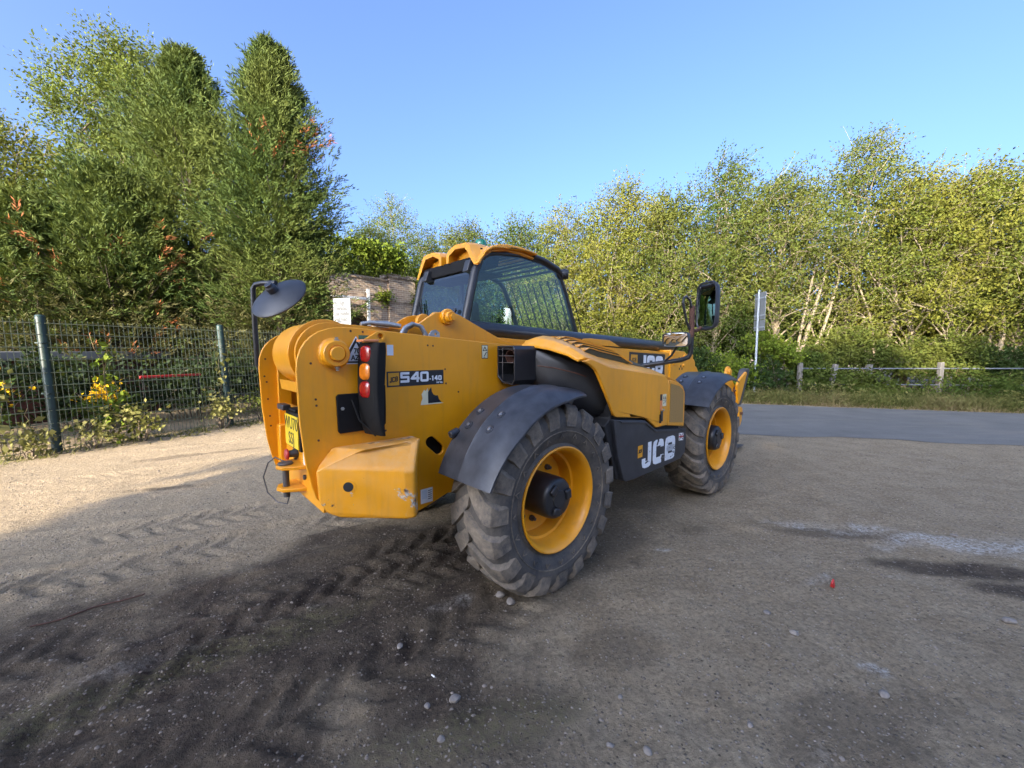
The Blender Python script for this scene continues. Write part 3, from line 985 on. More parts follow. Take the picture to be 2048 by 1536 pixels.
GS = 'shrubs behind the roadside rail'
S_ = [(1385, 13.6, 2.0, 1.5, 'leaf_dark', 'dark low shrub behind the front mudguard'),
      (1450, 13.6, 1.6, 1.1, 'leaf_lime', 'bright lime shrub beside the rectangular mirror'),
      (1548, 13.8, 2.9, .75, 'leaf_lime', 'tall lime green creeper column right of the pole sign'),
      (1500, 13.7, 1.15, 1.1, 'leaf_dark', 'dark bramble at the foot of the pole sign'),
      (1610, 14.2, 1.9, 1.2, 'leaf_green', 'green bramble over the left end of the rail'),
      (1700, 13.3, 1.0, .8, 'leaf_green', 'bramble hanging over the rail between the leaning posts'),
      (1790, 14.2, 2.7, 1.5, 'leaf_olive', 'olive bush behind the middle of the rail'),
      (1880, 14.0, 2.5, 1.2, 'leaf_olive', 'olive bush behind the pale concrete post'),
      (1975, 13.6, 1.9, 1.2, 'leaf_dark', 'dark leafy shrub behind the right part of the rail'),
      (2060, 13.3, 2.0, 1.2, 'leaf_dark', 'dark leafy shrub at the picture edge behind the rail'),
      (1300, 14.5, 2.2, 1.6, 'leaf_green', 'green shrub behind the small mirror'),
      (1210, 15.5, 2.4, 1.7, 'leaf_olive', 'olive shrub hidden behind the bonnet'),
      (1700, 14.6, 3.0, 1.6, 'leaf_olive', 'shrub around the trunk of the tallest roadside tree')]
for i, (px, Y, h, w, lf, lab) in enumerate(S_):
    shrub(300 + i, (at(px, Y), Y, 0), h, w, lf, lab, n=int(620 * max(1, w)), group=GS)

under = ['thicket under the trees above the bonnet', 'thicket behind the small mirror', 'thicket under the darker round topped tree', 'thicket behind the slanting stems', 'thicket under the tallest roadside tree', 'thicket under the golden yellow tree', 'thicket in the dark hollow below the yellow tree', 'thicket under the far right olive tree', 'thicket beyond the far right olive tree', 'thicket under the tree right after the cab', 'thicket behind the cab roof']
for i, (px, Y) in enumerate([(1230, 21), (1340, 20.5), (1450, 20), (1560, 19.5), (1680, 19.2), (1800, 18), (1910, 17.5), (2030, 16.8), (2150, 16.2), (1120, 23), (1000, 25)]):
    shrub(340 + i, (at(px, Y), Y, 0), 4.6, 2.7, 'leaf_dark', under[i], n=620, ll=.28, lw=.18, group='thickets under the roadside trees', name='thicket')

# ivy and scrub lying over the railway bank above the bridge
g = np.random.default_rng(77)
# verge: tangled low growth under the rail
def verge_mass():
    n = 5200
    u = g.random(n)
    X = 6.0 + u * 12.5
    yf = np.interp(X, [p[0] for p in ROAD_FAR], [p[1] for p in ROAD_FAR])
    v = g.random(n)
    Y = yf + .25 + v * 2.6
    hmax = (.07 + .60 * sstep(0, .6, v)) * (.35 + 1.25 * sstep(.3, .7, fbm(X, Y, .7, 3, 9)))
    P = np.stack([X, Y, hmax * g.random(n) ** .7], -1)
    D = unit(rdir(n, g) * .8 + np.array([0, -.25, .55]))
    V, F, TV, TF = shoots(g, P, D, g.uniform(.2, .5, n), 7, .10, .052, .3, twig=.004)
    dry = v < .30
    rep = np.repeat(dry, 7)
    Vq = V.reshape(-1, 4, 3)
    pr = []
    for k, s in ((0, ~rep), (1, rep)):
        q = Vq[s].reshape(-1, 3); pr.append((q, np.arange(len(q)).reshape(-1, 4), k))
    pr.append((TV, TF, 2))
    return crown_object('undergrowth', pr, ['leaf_green', 'weed', 'straw'], None, 'stuff')
verge_mass()

def blades(name, X, Y, hmin, hmax, w, mat, seed, lean=.35, Z=None):
    g = np.random.default_rng(seed)
    n = len(X)
    z = np.zeros(n) if Z is None else Z
    P = np.stack([X, Y, z], -1)
    h = g.uniform(hmin, hmax, n)[:, None]
    d = unit(np.stack([g.normal(size=n) * lean + .12, g.normal(size=n) * lean, np.ones(n)], -1))
    s = unit(np.cross(d, rdir(n, g))) * w
    b = unit(d + np.stack([g.normal(size=n) * .5, g.normal(size=n) * .5, -np.ones(n) * .3], -1))
    mid = P + d * h * .6; tip = mid + b * h * .45
    V = np.stack([P - s, P + s, mid + s * .7, mid - s * .7, tip + s * .1, tip - s * .1], 1)
    i = np.arange(n)[:, None] * 6
    F = np.concatenate([i + np.array([0, 1, 2, 3]), i + np.array([3, 2, 4, 5])], 0)
    me = fast_mesh(name, V.reshape(-1, 3), F, [mat])
    return link(name, me, kind='stuff')

n = 9000
X = 5.6 + g.random(n) * 12.5
yf = np.interp(X, [p[0] for p in ROAD_FAR], [p[1] for p in ROAD_FAR])
blades('grass', X, yf + .12 + g.random(n) ** 1.3 * 1.5, (.10), .62, .006, 'grass', 401)
n = 2600
X = 5.6 + g.random(n) * 12.5
yf = np.interp(X, [p[0] for p in ROAD_FAR], [p[1] for p in ROAD_FAR])
blades('dry_grass', X, yf + .0 + g.random(n) * .7, .06, .25, .005, 'straw', 402, .9)

# ================================================================== MESH FENCE ON THE LEFT
FD = np.array([.4294, .9031])                 # along the fence
FN = np.array([-.9031, .4294])                # away from the yard
fence = thing('mesh_fence', 'green welded mesh fence with round posts along the dirt yard', 'fence')
FA = np.array([-7.29, 6.32])                  # foot of the near post
SP = 2.62
LEAN = .095
def fp(s, z, off=0.0):
    q = FA + FD * s + FN * (off + z * LEAN)
    return (q[0], q[1], z)
for k in (-1, 0, 1, 2, 3):
    mb = MB()
    s = k * SP
    mb.tube([fp(s, -.1), fp(s, 2.16)], .062, 14)
    mb.tube([fp(s, 2.16), fp(s, 2.19)], [.066, .05], 14)
    p = mb.build('post', 'fence', fence)
    if k == 1: p['label'] = 'faded post with pale flaking paint at its foot'
    for z in (.32, .95, 1.75):
        MB().box((-.066, -.066, -.012), (.066, .066, .012), mat=Matrix.Translation(fp(s, z))).build('clip', 'fence', p, bevel=.004)
wire_v = None
ts = np.arange(.06, SP - .03, .0655)
HZ = [.08, .28, .48, .68, .88, 1.08, 1.28, 1.48, 1.68, 1.88, 2.06]
for k in (-1, 0, 1, 2):
    s0 = k * SP
    mb = MB()
    for z in HZ:
        mb.tube([fp(s0 + .02, z, -.075), fp(s0 + SP - .02, z, -.075)], .0062, 5)
    panel = mb.build('mesh_panel', 'wire', fence)
    for t in ts:
        if wire_v is None:
            w = MB()
            w.tube([(0, 0, 0), (FN[0] * LEAN * 2.1, FN[1] * LEAN * 2.1, 2.1)], .0056, 4)
            wire_v = w.mesh('wire', 'wire')
        o = link('wire', wire_v, panel)
        q = fp(s0 + t, .02, -.066)
        o.location = q

# climbers and weeds on the fence line
def weed(seed, s, off, H, W, label, mat='weed', n=60, ll=.075, lw=.06, name='weed_plant', nl=7):
    q = FA + FD * s + FN * off
    return shrub(seed, (q[0], q[1], 0), H * .85, W * .6, mat, label, n=int(n * .36), ll=ll, lw=lw, name=name, cat='plant', group='weeds along the mesh fence', depth=.6, nl=nl)
weed(501, .95, -.25, .75, .42, 'pale leafy weed heap at the fence with a dry stick', n=150)
weed(503, 2.30, -.22, .8, .36, 'pale weeds at the foot of the faded fence post', n=130)
weed(504, 3.10, -.3, .85, .40, 'feathery grey green weed between faded post and yellow machine', 'leaf_willow', n=200, ll=.08, lw=.02)
weed(505, .35, -.22, .35, .3, 'small weed tuft right of the dark green post', n=60)
weed(506, -.35, -.2, .30, .35, 'dry weed tuft left of the dark green post', n=70)
def climber(seed, s, H, label, mat='weed'):
    gg = np.random.default_rng(seed)
    q = fp(s, 0, -.10)
    root = thing('climbing_weed', label, 'plant', (q[0], q[1], 0), 0, 'climbers on the mesh fence')
    pts = []; x = 0
    for z in np.linspace(0, H, 9):
        x += gg.normal() * .05
        pts.append((FD[0] * x + FN[0] * z * LEAN, FD[1] * x + FN[1] * z * LEAN, z))
    MB().tube(pts, .005, 5).build('stem', 'straw', root)
    n = int(26 * H)
    zi = gg.random(n) * H
    P = np.stack([np.interp(zi, [p[2] for p in pts], [p[j] for p in pts]) for j in range(3)], -1) + gg.normal(size=(n, 3)) * .045
    V, F, _, _ = shoots(gg, P, rdir(n, gg), np.full(n, .05), 1, .13, .10, jit=.6)
    crown_object('foliage', [(V, F, 0)], [mat], root)
climber(511, -.52, 1.3, 'sparse climber with big pale leaves left of the dark green post')
climber(512, .62, 1.9, 'taller climber with heart shaped leaves near the yellow flowers', 'leaf_lime')
climber(513, 2.42, 1.55, 'feathery climber up the faded fence post', 'weed')
climber(514, -.15, .75, 'short climber close to the dark green post foot')
climber(515, 1.0, 1.7, 'thin climber right of the yellow flowers', 'leaf_lime')

# litter and weed debris at the foot of the fence
n = 2600
ss = g.uniform(-4, 9, n); of = g.normal(size=n) * .22 - .12
blades('weeds', FA[0] + FD[0] * ss + FN[0] * of, FA[1] + FD[1] * ss + FN[1] * of, .03, .16, .007, 'weed', 404, 1.0)

# what stands in the yard behind the fence
def behind(s, off):
    q = FA + FD * s + FN * off
    return (q[0], q[1], 0)
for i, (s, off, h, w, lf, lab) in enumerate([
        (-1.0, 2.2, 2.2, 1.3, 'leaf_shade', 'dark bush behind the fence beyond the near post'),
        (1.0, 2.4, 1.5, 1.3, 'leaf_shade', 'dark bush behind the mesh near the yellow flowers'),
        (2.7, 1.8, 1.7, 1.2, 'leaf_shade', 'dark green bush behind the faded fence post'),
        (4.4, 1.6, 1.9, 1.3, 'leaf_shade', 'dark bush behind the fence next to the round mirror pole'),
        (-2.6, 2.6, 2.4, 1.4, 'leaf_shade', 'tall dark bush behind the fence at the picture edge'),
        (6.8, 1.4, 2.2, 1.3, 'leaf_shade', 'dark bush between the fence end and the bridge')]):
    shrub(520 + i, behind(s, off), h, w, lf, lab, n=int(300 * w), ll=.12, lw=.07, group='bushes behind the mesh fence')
def flowering(seed, s, off, H, W, label):
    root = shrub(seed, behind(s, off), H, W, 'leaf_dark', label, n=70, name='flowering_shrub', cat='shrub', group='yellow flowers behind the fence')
    gg = np.random.default_rng(seed + 7)
    n = 170
    P = np.stack([gg.normal(size=n) * W * .45, gg.normal(size=n) * W * .3, H * (.80 + gg.normal(size=n) * .12)], -1)
    V, F, _, _ = shoots(gg, P, rdir(n, gg), np.full(n, .04), 3, .055, .04)
    crown_object('blossom', [(V, F, 0)], ['petal'], root)
flowering(541, -.55, .75, 1.22, .42, 'orange yellow flowering shrub left of the dark green post')
flowering(542, .80, .55, 1.02, .30, 'smaller yellow flowers right of the dark green post')
q = behind(.0, 4.2)
sh = thing('storage_shed', 'low dark red shed with a pale roof edge behind the fence', 'shed', q, math.atan2(FD[1], FD[0]))
MB().box((-4.5, 0, 0), (3.2, 2.0, 1.42)).build('wall', 'shed_red', sh, bevel=.02)
MB().box((-4.7, -.2, 1.423), (3.4, 2.2, 1.62)).build('roof', 'shed_roof', sh, bevel=.03)
q = behind(2.05, 1.0)
b = thing('red_barrier', 'small red barrier bar seen through the mesh fence', 'barrier', q, math.atan2(FD[1], FD[0]))
mb = MB(); mb.box((-.55, -.02, 1.07), (.55, .02, 1.12)); mb.build('bar', 'red', b, bevel=.008)
for sx in (-.5, .5):
    MB().tube([(sx, 0, 0), (sx, 0, 1.069)], .014, 8).build('leg', 'black_matt', b)

# ================================================================== BRICK BRIDGE
BA = math.atan2(.73, .68)
bridge = thing('brick_bridge', 'old brick railway bridge with an arch and ivy beside the conifers', 'bridge', (-6.97, 22.0, 0), BA)
m = NT('old_brick')
o = m.obj()
mp = m.n('Mapping'); m.set(mp, 'Vector', o); mp.inputs['Rotation'].default_value = (R(90), 0, 0)
bk = m.n('TexBrick', Scale=3.0)
m.set(bk, 'Vector', mp.outputs[0])
m.set(bk, 'Color1', (.40, .29, .20)); m.set(bk, 'Color2', (.20, .135, .10)); m.set(bk, 'Mortar', (.58, .51, .41))
bk.inputs['Mortar Size'].default_value = .03; bk.inputs['Brick Width'].default_value = .95; bk.inputs['Row Height'].default_value = .33
c = m.mix(m.math('MULTIPLY', m.ramp(m.noise(1.3, 5, .7, o), .45, .75), .6), bk.outputs['Color'], (.52, .44, .33))
c = m.mix(m.math('MULTIPLY', m.ramp(m.noise(.8, 6, .7, o), .62, .78), .5), c, (.07, .06, .055))
m.bsdf(Base_Color=c, Roughness=.9, Normal=m.bump(bk.outputs['Fac'], .4, .02))
M['brick'] = m.m
cx, cz, ri, ro = -1.75, 2.30, 1.36, 1.78
arc = [(cx + ro * math.cos(a), cz + ro * math.sin(a)) for a in np.linspace(math.pi, 0, 25)]
outline = [(-9, 0), (-9, 5.42), (.28, 5.42), (.28, 0)]
hole = [(cx - ro, .02)] + arc + [(cx + ro, .02)]
wallpoly = [(-9, 0), (cx - ro, 0)] + arc + [(cx + ro, 0), (.28, 0), (.28, 5.40), (-9, 5.40)]
MB().prism(wallpoly, 0, .6, 'y').build('wall', 'brick', bridge, smooth=0)
MB().box((-9, -.06, 5.40), (.28, .66, 5.56)).build('coping', 'brick', bridge, bevel=.02)
MB().box((-9, -.05, 4.36), (.28, -.001, 4.46)).build('string_course', 'brick', bridge, bevel=.01)
mb = MB(); mb.box((.28, -.14, 0), (1.95, .7, 5.62)); mb.build('pilaster', 'brick', bridge, bevel=.01)
MB().box((.22, -.20, 5.62), (2.01, .76, 5.84)).build('coping', 'brick', bridge, bevel=.02)
MB().box((.23, -.18, 4.32), (2.0, -.141, 4.44)).build('string_course', 'brick', bridge, bevel=.01)
MB().box((1.95, .1, 0), (6.5, .6, 4.3)).build('wing_wall', 'brick', bridge, bevel=.01)
for k in range(4):                               # four rings of bricks round the arch
    r0 = ri + k * (ro - ri) / 4 + .006; r1 = ri + (k + 1) * (ro - ri) / 4 - .008
    nb = 34
    mb = MB()
    for j in range(nb):
        a0 = math.pi * j / nb + .008; a1 = math.pi * (j + 1) / nb - .008
        poly = [(cx + r * math.cos(a), cz + r * math.sin(a)) for r, a in ((r0, a0), (r1, a0), (r1, a1), (r0, a1))]
        mb.prism(poly, -.03 - .006 * (k % 2), .45, 'y')
    mb.build('arch_ring', 'brick', bridge, smooth=0, kind='stuff')
barrel = [(cx + ri * math.cos(a), cz + ri * math.sin(a)) for a in np.linspace(0, math.pi, 21)]
mb = MB()
mb.loft([[(p[0], t, p[1]) for p in [(cx + ri, 0)] + barrel + [(cx - ri, 0)]] for t in (.44, 9.0)], cap=False, wrap=False)
mb.build('tunnel_lining', 'brick', bridge)
MB().box((cx - ri - .5, 9.0, 0), (cx + ri + .5, 9.3, 4.2)).build('tunnel_end', 'inside', bridge)
# white height gauge fixed to the arch
gz = thing('height_gauge', 'white painted gauge post with a crossbar on the bridge face', 'gauge', (-6.97 - .68 * 1.02 + .73 * .30, 22.0 - .73 * 1.02 - .68 * .30, 0), BA)
MB().box((-.075, -.05, 2.95), (.075, .05, 4.85)).build('post', 'white_paint', gz, bevel=.008)
MB().box((-1.9, -.04, 4.28), (-.076, .03, 4.40)).build('crossbar', 'white_paint', gz, bevel=.008)
for z in (3.15, 4.7):
    MB().box((-.03, .051, z), (.03, .26, z + .06)).build('bracket', 'galv', gz)
# ivy hanging over the parapet
def ivy(label, s0, s1, z0, z1, n, mat, seed, y=-.12, ll=.16):
    gg = np.random.default_rng(seed)
    root = thing('ivy', label, 'ivy', (-6.97, 22.0, 0), BA, 'ivy on the brick bridge')
    P = np.stack([gg.uniform(s0, s1, n), y + gg.normal(size=n) * .09 - .05, z0 + (z1 - z0) * gg.random(n) ** .8], -1)
    D = unit(np.array([0, -.4, -.5]) + rdir(n, gg) * .9)
    V, F, TV, TF = shoots(gg, P, D, gg.uniform(.25, .6, n), 7, ll, ll * .8, .2, twig=.006)
    crown_object('foliage', [(V, F, 0), (TV, TF, 1)], [mat, 'bark'], root)
ivy('ivy curtain trailing over the parapet of the brick bridge', -5, 1.2, 6.0, 7.3, 800, 'leaf_lime', 601)
ivy('small ivy clump on the bridge face above the arch', -.45, .25, 4.45, 4.85, 60, 'leaf_lime', 602, -.1, .13)
ivy('ivy growing up the far corner of the bridge pilaster', 1.9, 3.6, 1.5, 6.6, 620, 'leaf_lime', 603, -.0)
bank = MB()
rngb = np.random.default_rng(9)
ring = []
for s in np.linspace(-16, 40, 29):
    hgt = 4.9 - max(0, s - 3) * .05
    ring.append([(s, .75, 0 if s > 2 else 0), (s, .85, min(hgt, 5.0) if s < 2.2 else .3), (s, 3.2 if s > 2 else 1.6, hgt), (s, 14, hgt), (s, 14.1, -.5)])
bank.loft(ring, cap=False, wrap=False)
bo = bank.build('railway_bank', 'soil_bank' if 'soil_bank' in M else 'bark_dark', None, kind='structure')
bo.location = (-6.97, 22.0, 0); bo.rotation_euler = (0, 0, BA)
ivy('green scrub covering the railway bank above the bridge', -6, 9, 4.9, 6.6, 1300, 'leaf_green', 604, 2.2, .2)

# white sign before the bridge
SY = 11.2
sg = thing('road_sign', 'white board about vehicles using the middle of the road', 'sign', (at(688, SY), SY, 0), R(-14))
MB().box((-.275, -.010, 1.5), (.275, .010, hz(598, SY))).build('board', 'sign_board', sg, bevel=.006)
for sx in (-.2, .2):
    MB().tube([(sx, .036, 0), (sx, .036, 2.9)], .025, 10).build('leg', 'galv', sg)
fm = lambda z: frame((0, -.0112, z), (1, 0, 0), (0, 0, 1), (0, -1, 0))
for body, z in (('High', hz(608, SY)), ('vehicles', hz(618.4, SY)), ('use middle', hz(628.8, SY)), ('of road', hz(639.4, SY))):
    text_part('lettering', body, .148, fm(z), 'ink', sg, bold=.004, sx=.70)

# grey pole sign seen from behind
PY = 13.2
ps = thing('pole_sign', 'narrow grey sign seen from its back on a grey pole', 'sign', (at(1511, PY), PY, 0), R(88))
MB().tube([(0, 0, -.1), (0, 0, hz(582, PY))], .034, 12).build('pole', 'galv', ps)
MB().box((-.30, -.062, hz(662, PY) + .36), (.30, -.046, hz(587, PY))).build('board', 'sign_back', ps, bevel=.004)
MB().box((-.30, -.062, hz(662, PY)), (.30, -.046, hz(662, PY) + .34)).build('board', 'sign_back', ps, bevel=.004)
for z in (hz(598, PY), hz(632, PY), hz(655, PY)):
    MB().box((-.29, -.045, z - .02), (.29, -.031, z + .02)).build('rail', 'galv', ps)

# guard rail with concrete posts
gr = thing('guard_rail', 'pipe rail on old concrete posts along the overgrown verge', 'railing')
def rl(px, Y): return at(px, Y)
pts = [(1600, 13.2), (1660, 13.15), (1738, 13.1), (1884, 12.6), (2048, 12.2), (2260, 11.7)]
P3 = [(rl(a, b), b, hz(737, b)) for a, b in pts]
MB().tube(P3, .021, 8).build('rail', 'rail_grey', gr)
MB().tube([(p[0], p[1], p[2] - .52) for p in P3], .018, 8).build('rail', 'rail_grey', gr)
for (px, Y, tilt, h) in ((1602, 13.2, .0, 1.25), (1660, 13.15, .18, 1.22), (1738, 13.1, .05, 1.2), (1884, 12.6, .0, 1.28), (2200, 11.8, 0, 1.2)):
    mt = Matrix.Translation((rl(px, Y), Y - .02, 0)) @ Matrix.Rotation(tilt, 4, 'Y')
    mb = MB(); mb.box((-.06, .0, -.1), (.06, .12, h), mat=mt)
    p = mb.build('post', 'concrete', gr, bevel=.012)
    if px == 1884: p['label'] = 'pale upright concrete post standing clear of the growth'

# ================================================================== TREES BEHIND THE PHOTOGRAPHER (they throw the big shade)
UB = np.array([.88, -.474]); UA = np.array([.474, .88])
S0 = np.array([-5.58, 4.25]) - UA * 20.5
first = None
for k in range(17):
    q = S0 + UB * (2.9 + (k % 9) * 4.1 + (k // 9) * 2.0) - UA * ((k // 9) * 4.5 - (k % 2) * 1.2)
    if first is None:
        first = broadleaf(700, (q[0], q[1], 0), 14.3, 3.1, 'leaf_dark', 'dark tree nearest the fence in the row behind the yard', group='row of trees behind the yard', base=.04, lobes=16, shoots_n=1500, nl=9, ll=.34, lw=.24, trunk=.22, bark='bark_dark')
    else:
        c = copy_tree(first)
        c.location = (q[0], q[1], 0); c.rotation_euler = (0, 0, k * 1.3)
        c['label'] = ('first', 'second', 'third', 'fourth', 'fifth', 'sixth', 'seventh', 'eighth', 'ninth')[k % 9] + ' dark tree counted from the fence in the ' + ('front', 'back')[k // 9] + ' row behind the yard'
        s = 1 + .05 * math.sin(k * 2.1); c.scale = (s, s, s)

# ================================================================== TELEHANDLER
FWD = Vector((math.sin(YAW), math.cos(YAW), 0)); LFT = Vector((-math.cos(YAW), math.sin(YAW), 0))
TL = Vector((0.322, 2.5772, 0)) + LFT * 1.10
tele = thing('telehandler', 'worn yellow telehandler with black mudguards parked on the dirt yard', 'telehandler', TL, math.pi / 2 - YAW)
T = tele

# ---- wheels ------------------------------------------------------
WR = .637
def tyre_parts():
    prof = [(.352, .075), (.372, .060), (.41, .082), (.455, .098), (.50, .104), (.545, .100), (.578, .082), (.606, .055), (.616, .01), (.619, -.10),
            (.616, -.21), (.606, -.255), (.578, -.282), (.545, -.30), (.50, -.304), (.455, -.298), (.41, -.282), (.372, -.26), (.352, -.275)]
    return prof
def crossf(y):      # carcass radius at axial position y (0.10 outside .. -0.30 inside)
    P = [(.104, .50), (.100, .545), (.082, .578), (.055, .606), (.01, .616), (-.10, .619), (-.21, .616), (-.255, .606), (-.282, .578), (-.30, .545), (-.304, .50)]
    ys_ = [-p[0] for p in P]
    return np.interp(-y, ys_, [p[1] for p in P])
def wheel(name_loc, outward=-1, label=None, spin=0.0):
    """axis along local y; outward=-1: outer face looks to -y"""
    w = thing('wheel', None, None)
    w.parent = T; w.location = name_loc
    if outward > 0: w.rotation_euler = (0, 0, math.pi)
    ax = (0, -1, 0)
    MB().lathe(tyre_parts(), (0, 0, 0), ax, 72, closed=True).build('tyre', 'rubber', w, smooth=50, label=None)
    mb = MB()
    N = 19
    for sidek in (0, 1):
        for k in range(N):
            a0 = 2 * math.pi * (k + .5 * sidek) / N + spin
            rings = []
            # path from the sidewall over the shoulder to the middle of the tread
            prof = [(.108, .522, .0), (.112, .565, .004), (.094, .612, .02), (.055, .634, .05), (-.01, .639, .13), (-.075, .640, .22), (-.118, .640, .28)]
            for i, (yy, rr, da) in enumerate(prof):
                y = yy if sidek == 0 else -.20 - yy
                hw = (.040, .048, .060, .062, .058, .050, .038)[i]
                base = crossf(y) - .012
                if i == 0: rr = crossf(y) + .004
                ang = a0 - da * 1.0
                r_in = min(base, rr - .004)
                pts = []
                for (r_, s_) in ((r_in, -1.25), (rr, -1), (rr, 1), (r_in, 1.25)):
                    a = ang + s_ * hw / .62
                    pts.append((math.cos(a) * r_, -y, math.sin(a) * r_))
                rings.append(pts)
            mb.loft(rings)
    mb.build('tread_lugs', 'tread', w, bevel=.004, smooth=45, kind='stuff')
    # raised ring and arrow marks on the outer sidewall
    mb = MB()
    mb.lathe([(.452, .0985), (.454, .1025), (.458, .1025), (.460, .0992)], (0, 0, 0), ax, 64, closed=True)
    for k in range(20):
        a = 2 * math.pi * k / 20
        u = Vector((math.cos(a), 0, math.sin(a))); t = Vector((-math.sin(a), 0, math.cos(a)))
        def fn(p, q, h, u=u, t=t): return tuple(u * q + t * p + Vector((0, -h, 0)))
        yb = .0945
        stroke(mb, [(-.018, .412), (0, .438), (.018, .412)], .005, lambda p, q, h: fn(p, q, yb + h), th=.0045)
    mb.build('sidewall_marks', 'tread', w, smooth=0, kind='stuff')
    rim = MB().lathe([(.338, .075), (.352, .078), (.354, .088), (.346, .092), (.336, .086), (.322, .066), (.314, .03), (.312, -.02), (.305, -.055), (.288, -.06), (.284, -.10), (.284, -.16), (.27, -.165), (.10, -.165),
                      (.10, -.19), (.30, -.19), (.32, -.1), (.33, .0)], (0, 0, 0), ax, 56, closed=True).build('rim', 'yellow', w, smooth=40)
    mb = MB()
    for k in range(10):
        a = 2 * math.pi * (k + .3) / 10
        mb2 = MB()
        c = Vector((math.cos(a) * .195, .165, math.sin(a) * .195))
        mb2.lathe([(.020, 0), (.020, .026), (.012, .028), (.012, .046), (.005, .048)], c, ax, 6)
        o = mb2.build('wheel_nut', 'worn_steel', rim, smooth=30)
    hub = MB().lathe([(.142, -.165), (.142, .02), (.138, .05), (.128, .066), (.122, .070), (.060, .072), (.055, .080), (.001, .080)], (0, 0, 0), ax, 36).build('hub', 'black_paint', w, smooth=35)
    mb = MB()
    for k in range(3):
        a = 2 * math.pi * k / 3 + .7
        mb.box((-.034, -.092, .062), (.034, -.068, .112), mat=Matrix.Rotation(-a, 4, 'Y'))
    mb.build('hub_lug', 'black_paint', hub, bevel=.008)
    MB().lathe([(.009, 0), (.009, .012), (.004, .013)], (-.062, -.07, .055), ax, 8).build('plug', 'steel', hub)
    return w
WY = -1.012
wheel((0, WY, WR), -1, spin=.1)
wheel((2.75, WY, WR), -1, spin=.23)
wheel((0, -WY, WR), 1, spin=.05)
wheel((2.75, -WY, WR), 1, spin=.17)

# ---- mudguards ---------------------------------------------------
def mudguard(cx, side, a0, a1, r0=.742):
    rings = []
    n = 22
    prof = [(-.725, -.004), (-.915, .004), (-.928, .012), (-.941, .004), (-1.05, .0), (-1.115, -.010), (-1.165, -.036), (-1.195, -.070)]
    for i in range(n):
        t = i / (n - 1)
        a = R(a0 + (a1 - a0) * t)
        tip = max(0, (t - .80) / .20)
        k0 = 1 - tip * .10
        ring = []
        for th in (0, -.012):
            row = []
            for (y, dr) in prof:
                yy = -.72 + (y + .72) * (1 - .05 * tip) if y < -1.0 else y
                rr = r0 + dr * (1 - .5 * tip) * (.25 + .75 * min(1, t / .35)) + th
                if i == 0: rr += .0
                row.append((cx + math.cos(a) * rr, side * -yy if side > 0 else yy, WR + math.sin(a) * rr))
            ring += row if th == 0 else row[::-1]
        rings.append(ring)
    mb = MB().loft(rings)
    g_ = mb.build('mudguard', 'fender', T, smooth=30)
    for (da, y) in ((26, -.80), (35, -.80), (26, -1.0), (35, -1.0)):
        a = R(a0 - da) if a0 > a1 else R(a0 + da)
        u = Vector((math.cos(a), 0, math.sin(a)))
        c = Vector((cx, y if side < 0 else -y, WR)) + u * (r0 - .004)
        b = MB().lathe([(.031, 0), (.029, .008), (.024, .0085), (.019, .004), (.001, .004)], c, u, 16).build('bolt_cup', 'black_plastic', g_)
        MB().lathe([(.012, 0), (.012, .009), (.005, .011)], c + u * .003, u, 6).build('bolt', 'steel', g_)
    return g_
mudguard(0, -1, 161, 76)
mudguard(2.75, -1, 145, 62)
mudguard(0, 1, 161, 76)
mudguard(2.75, 1, 145, 62)
MB().tube([(.22, -.44, 1.27), (.22, -1.0, 1.27)], .03, 12).build('mudguard_bracket', 'black_paint', T)
MB().tube([(-.618, -.735, 1.10), (-.560, -.735, 1.12)], .024, 12).build('mudguard_stub', 'black_plastic', T, bevel=.004)

# ---- chassis -----------------------------------------------------
PLATE = [(-1.391, 1.502), (-1.385, 1.57), (-1.368, 1.62), (-1.345, 1.66), (-1.31, 1.695), (-1.27, 1.722), (-1.212, 1.741), (-1.15, 1.749), (-1.05, 1.747), (-.924, 1.738),
         (.03, 1.669), (.35, 1.64), (.35, 1.30), (.25, .95), (.0, .62), (-.30, .60), (-.46, .625), (-.57, .59), (-.68, .56), (-.90, .58), (-1.15, .66), (-1.27, .74), (-1.315, .80), (-1.336, .87), (-1.362, 1.001), (-1.383, 1.222)]
def slot_poly():
    out = []
    for k in range(9):
        a = R(30 + 180 * k / 8)
        out.append((-.588 + .037 * math.cos(a + R(20)), 1.008 + .037 * math.sin(a + R(20))))
    for k in range(9):
        a = R(210 + 180 * k / 8)
        out.append((-.525 + .037 * math.cos(a + R(20)), .948 + .037 * math.sin(a + R(20))))
    return out
MB().prism(PLATE, -.46, -.438, 'y', holes=[slot_poly()]).build('side_plate', 'yellow', T, bevel=.004, smooth=30)
MB().prism(PLATE, .438, .46, 'y').build('side_plate', 'yellow', T, bevel=.004, smooth=30)
# inner frame
MB().prism([(-.8, .62), (-.8, 1.12), (-.3, 1.26), (.9, 1.2), (3.4, .98), (3.4, .60), (.4, .50)], -.36, .36, 'y').build('chassis_frame', 'inside', T, bevel=.01)
MB().prism([(-1.275, .70), (-1.245, 1.24), (-1.215, 1.24), (-1.245, .70)], -.437, .437, 'y').build('rear_panel', 'yellow', T, bevel=.003)
MB().box((-1.30, .36, .78), (-1.246, .437, 1.10)).build('gusset', 'yellow', T, bevel=.008)
MB().box((-1.285, .405, .95), (-1.20, .437, 1.60)).build('stiffener', 'yellow', T, bevel=.004)
for s in (0, 2.75):
    MB().tube([(s, -.80, WR), (s, -.3, WR), (s, .3, WR), (s, .80, WR)], [.16, .13, .13, .16], 14).build('axle', 'black_paint', T)
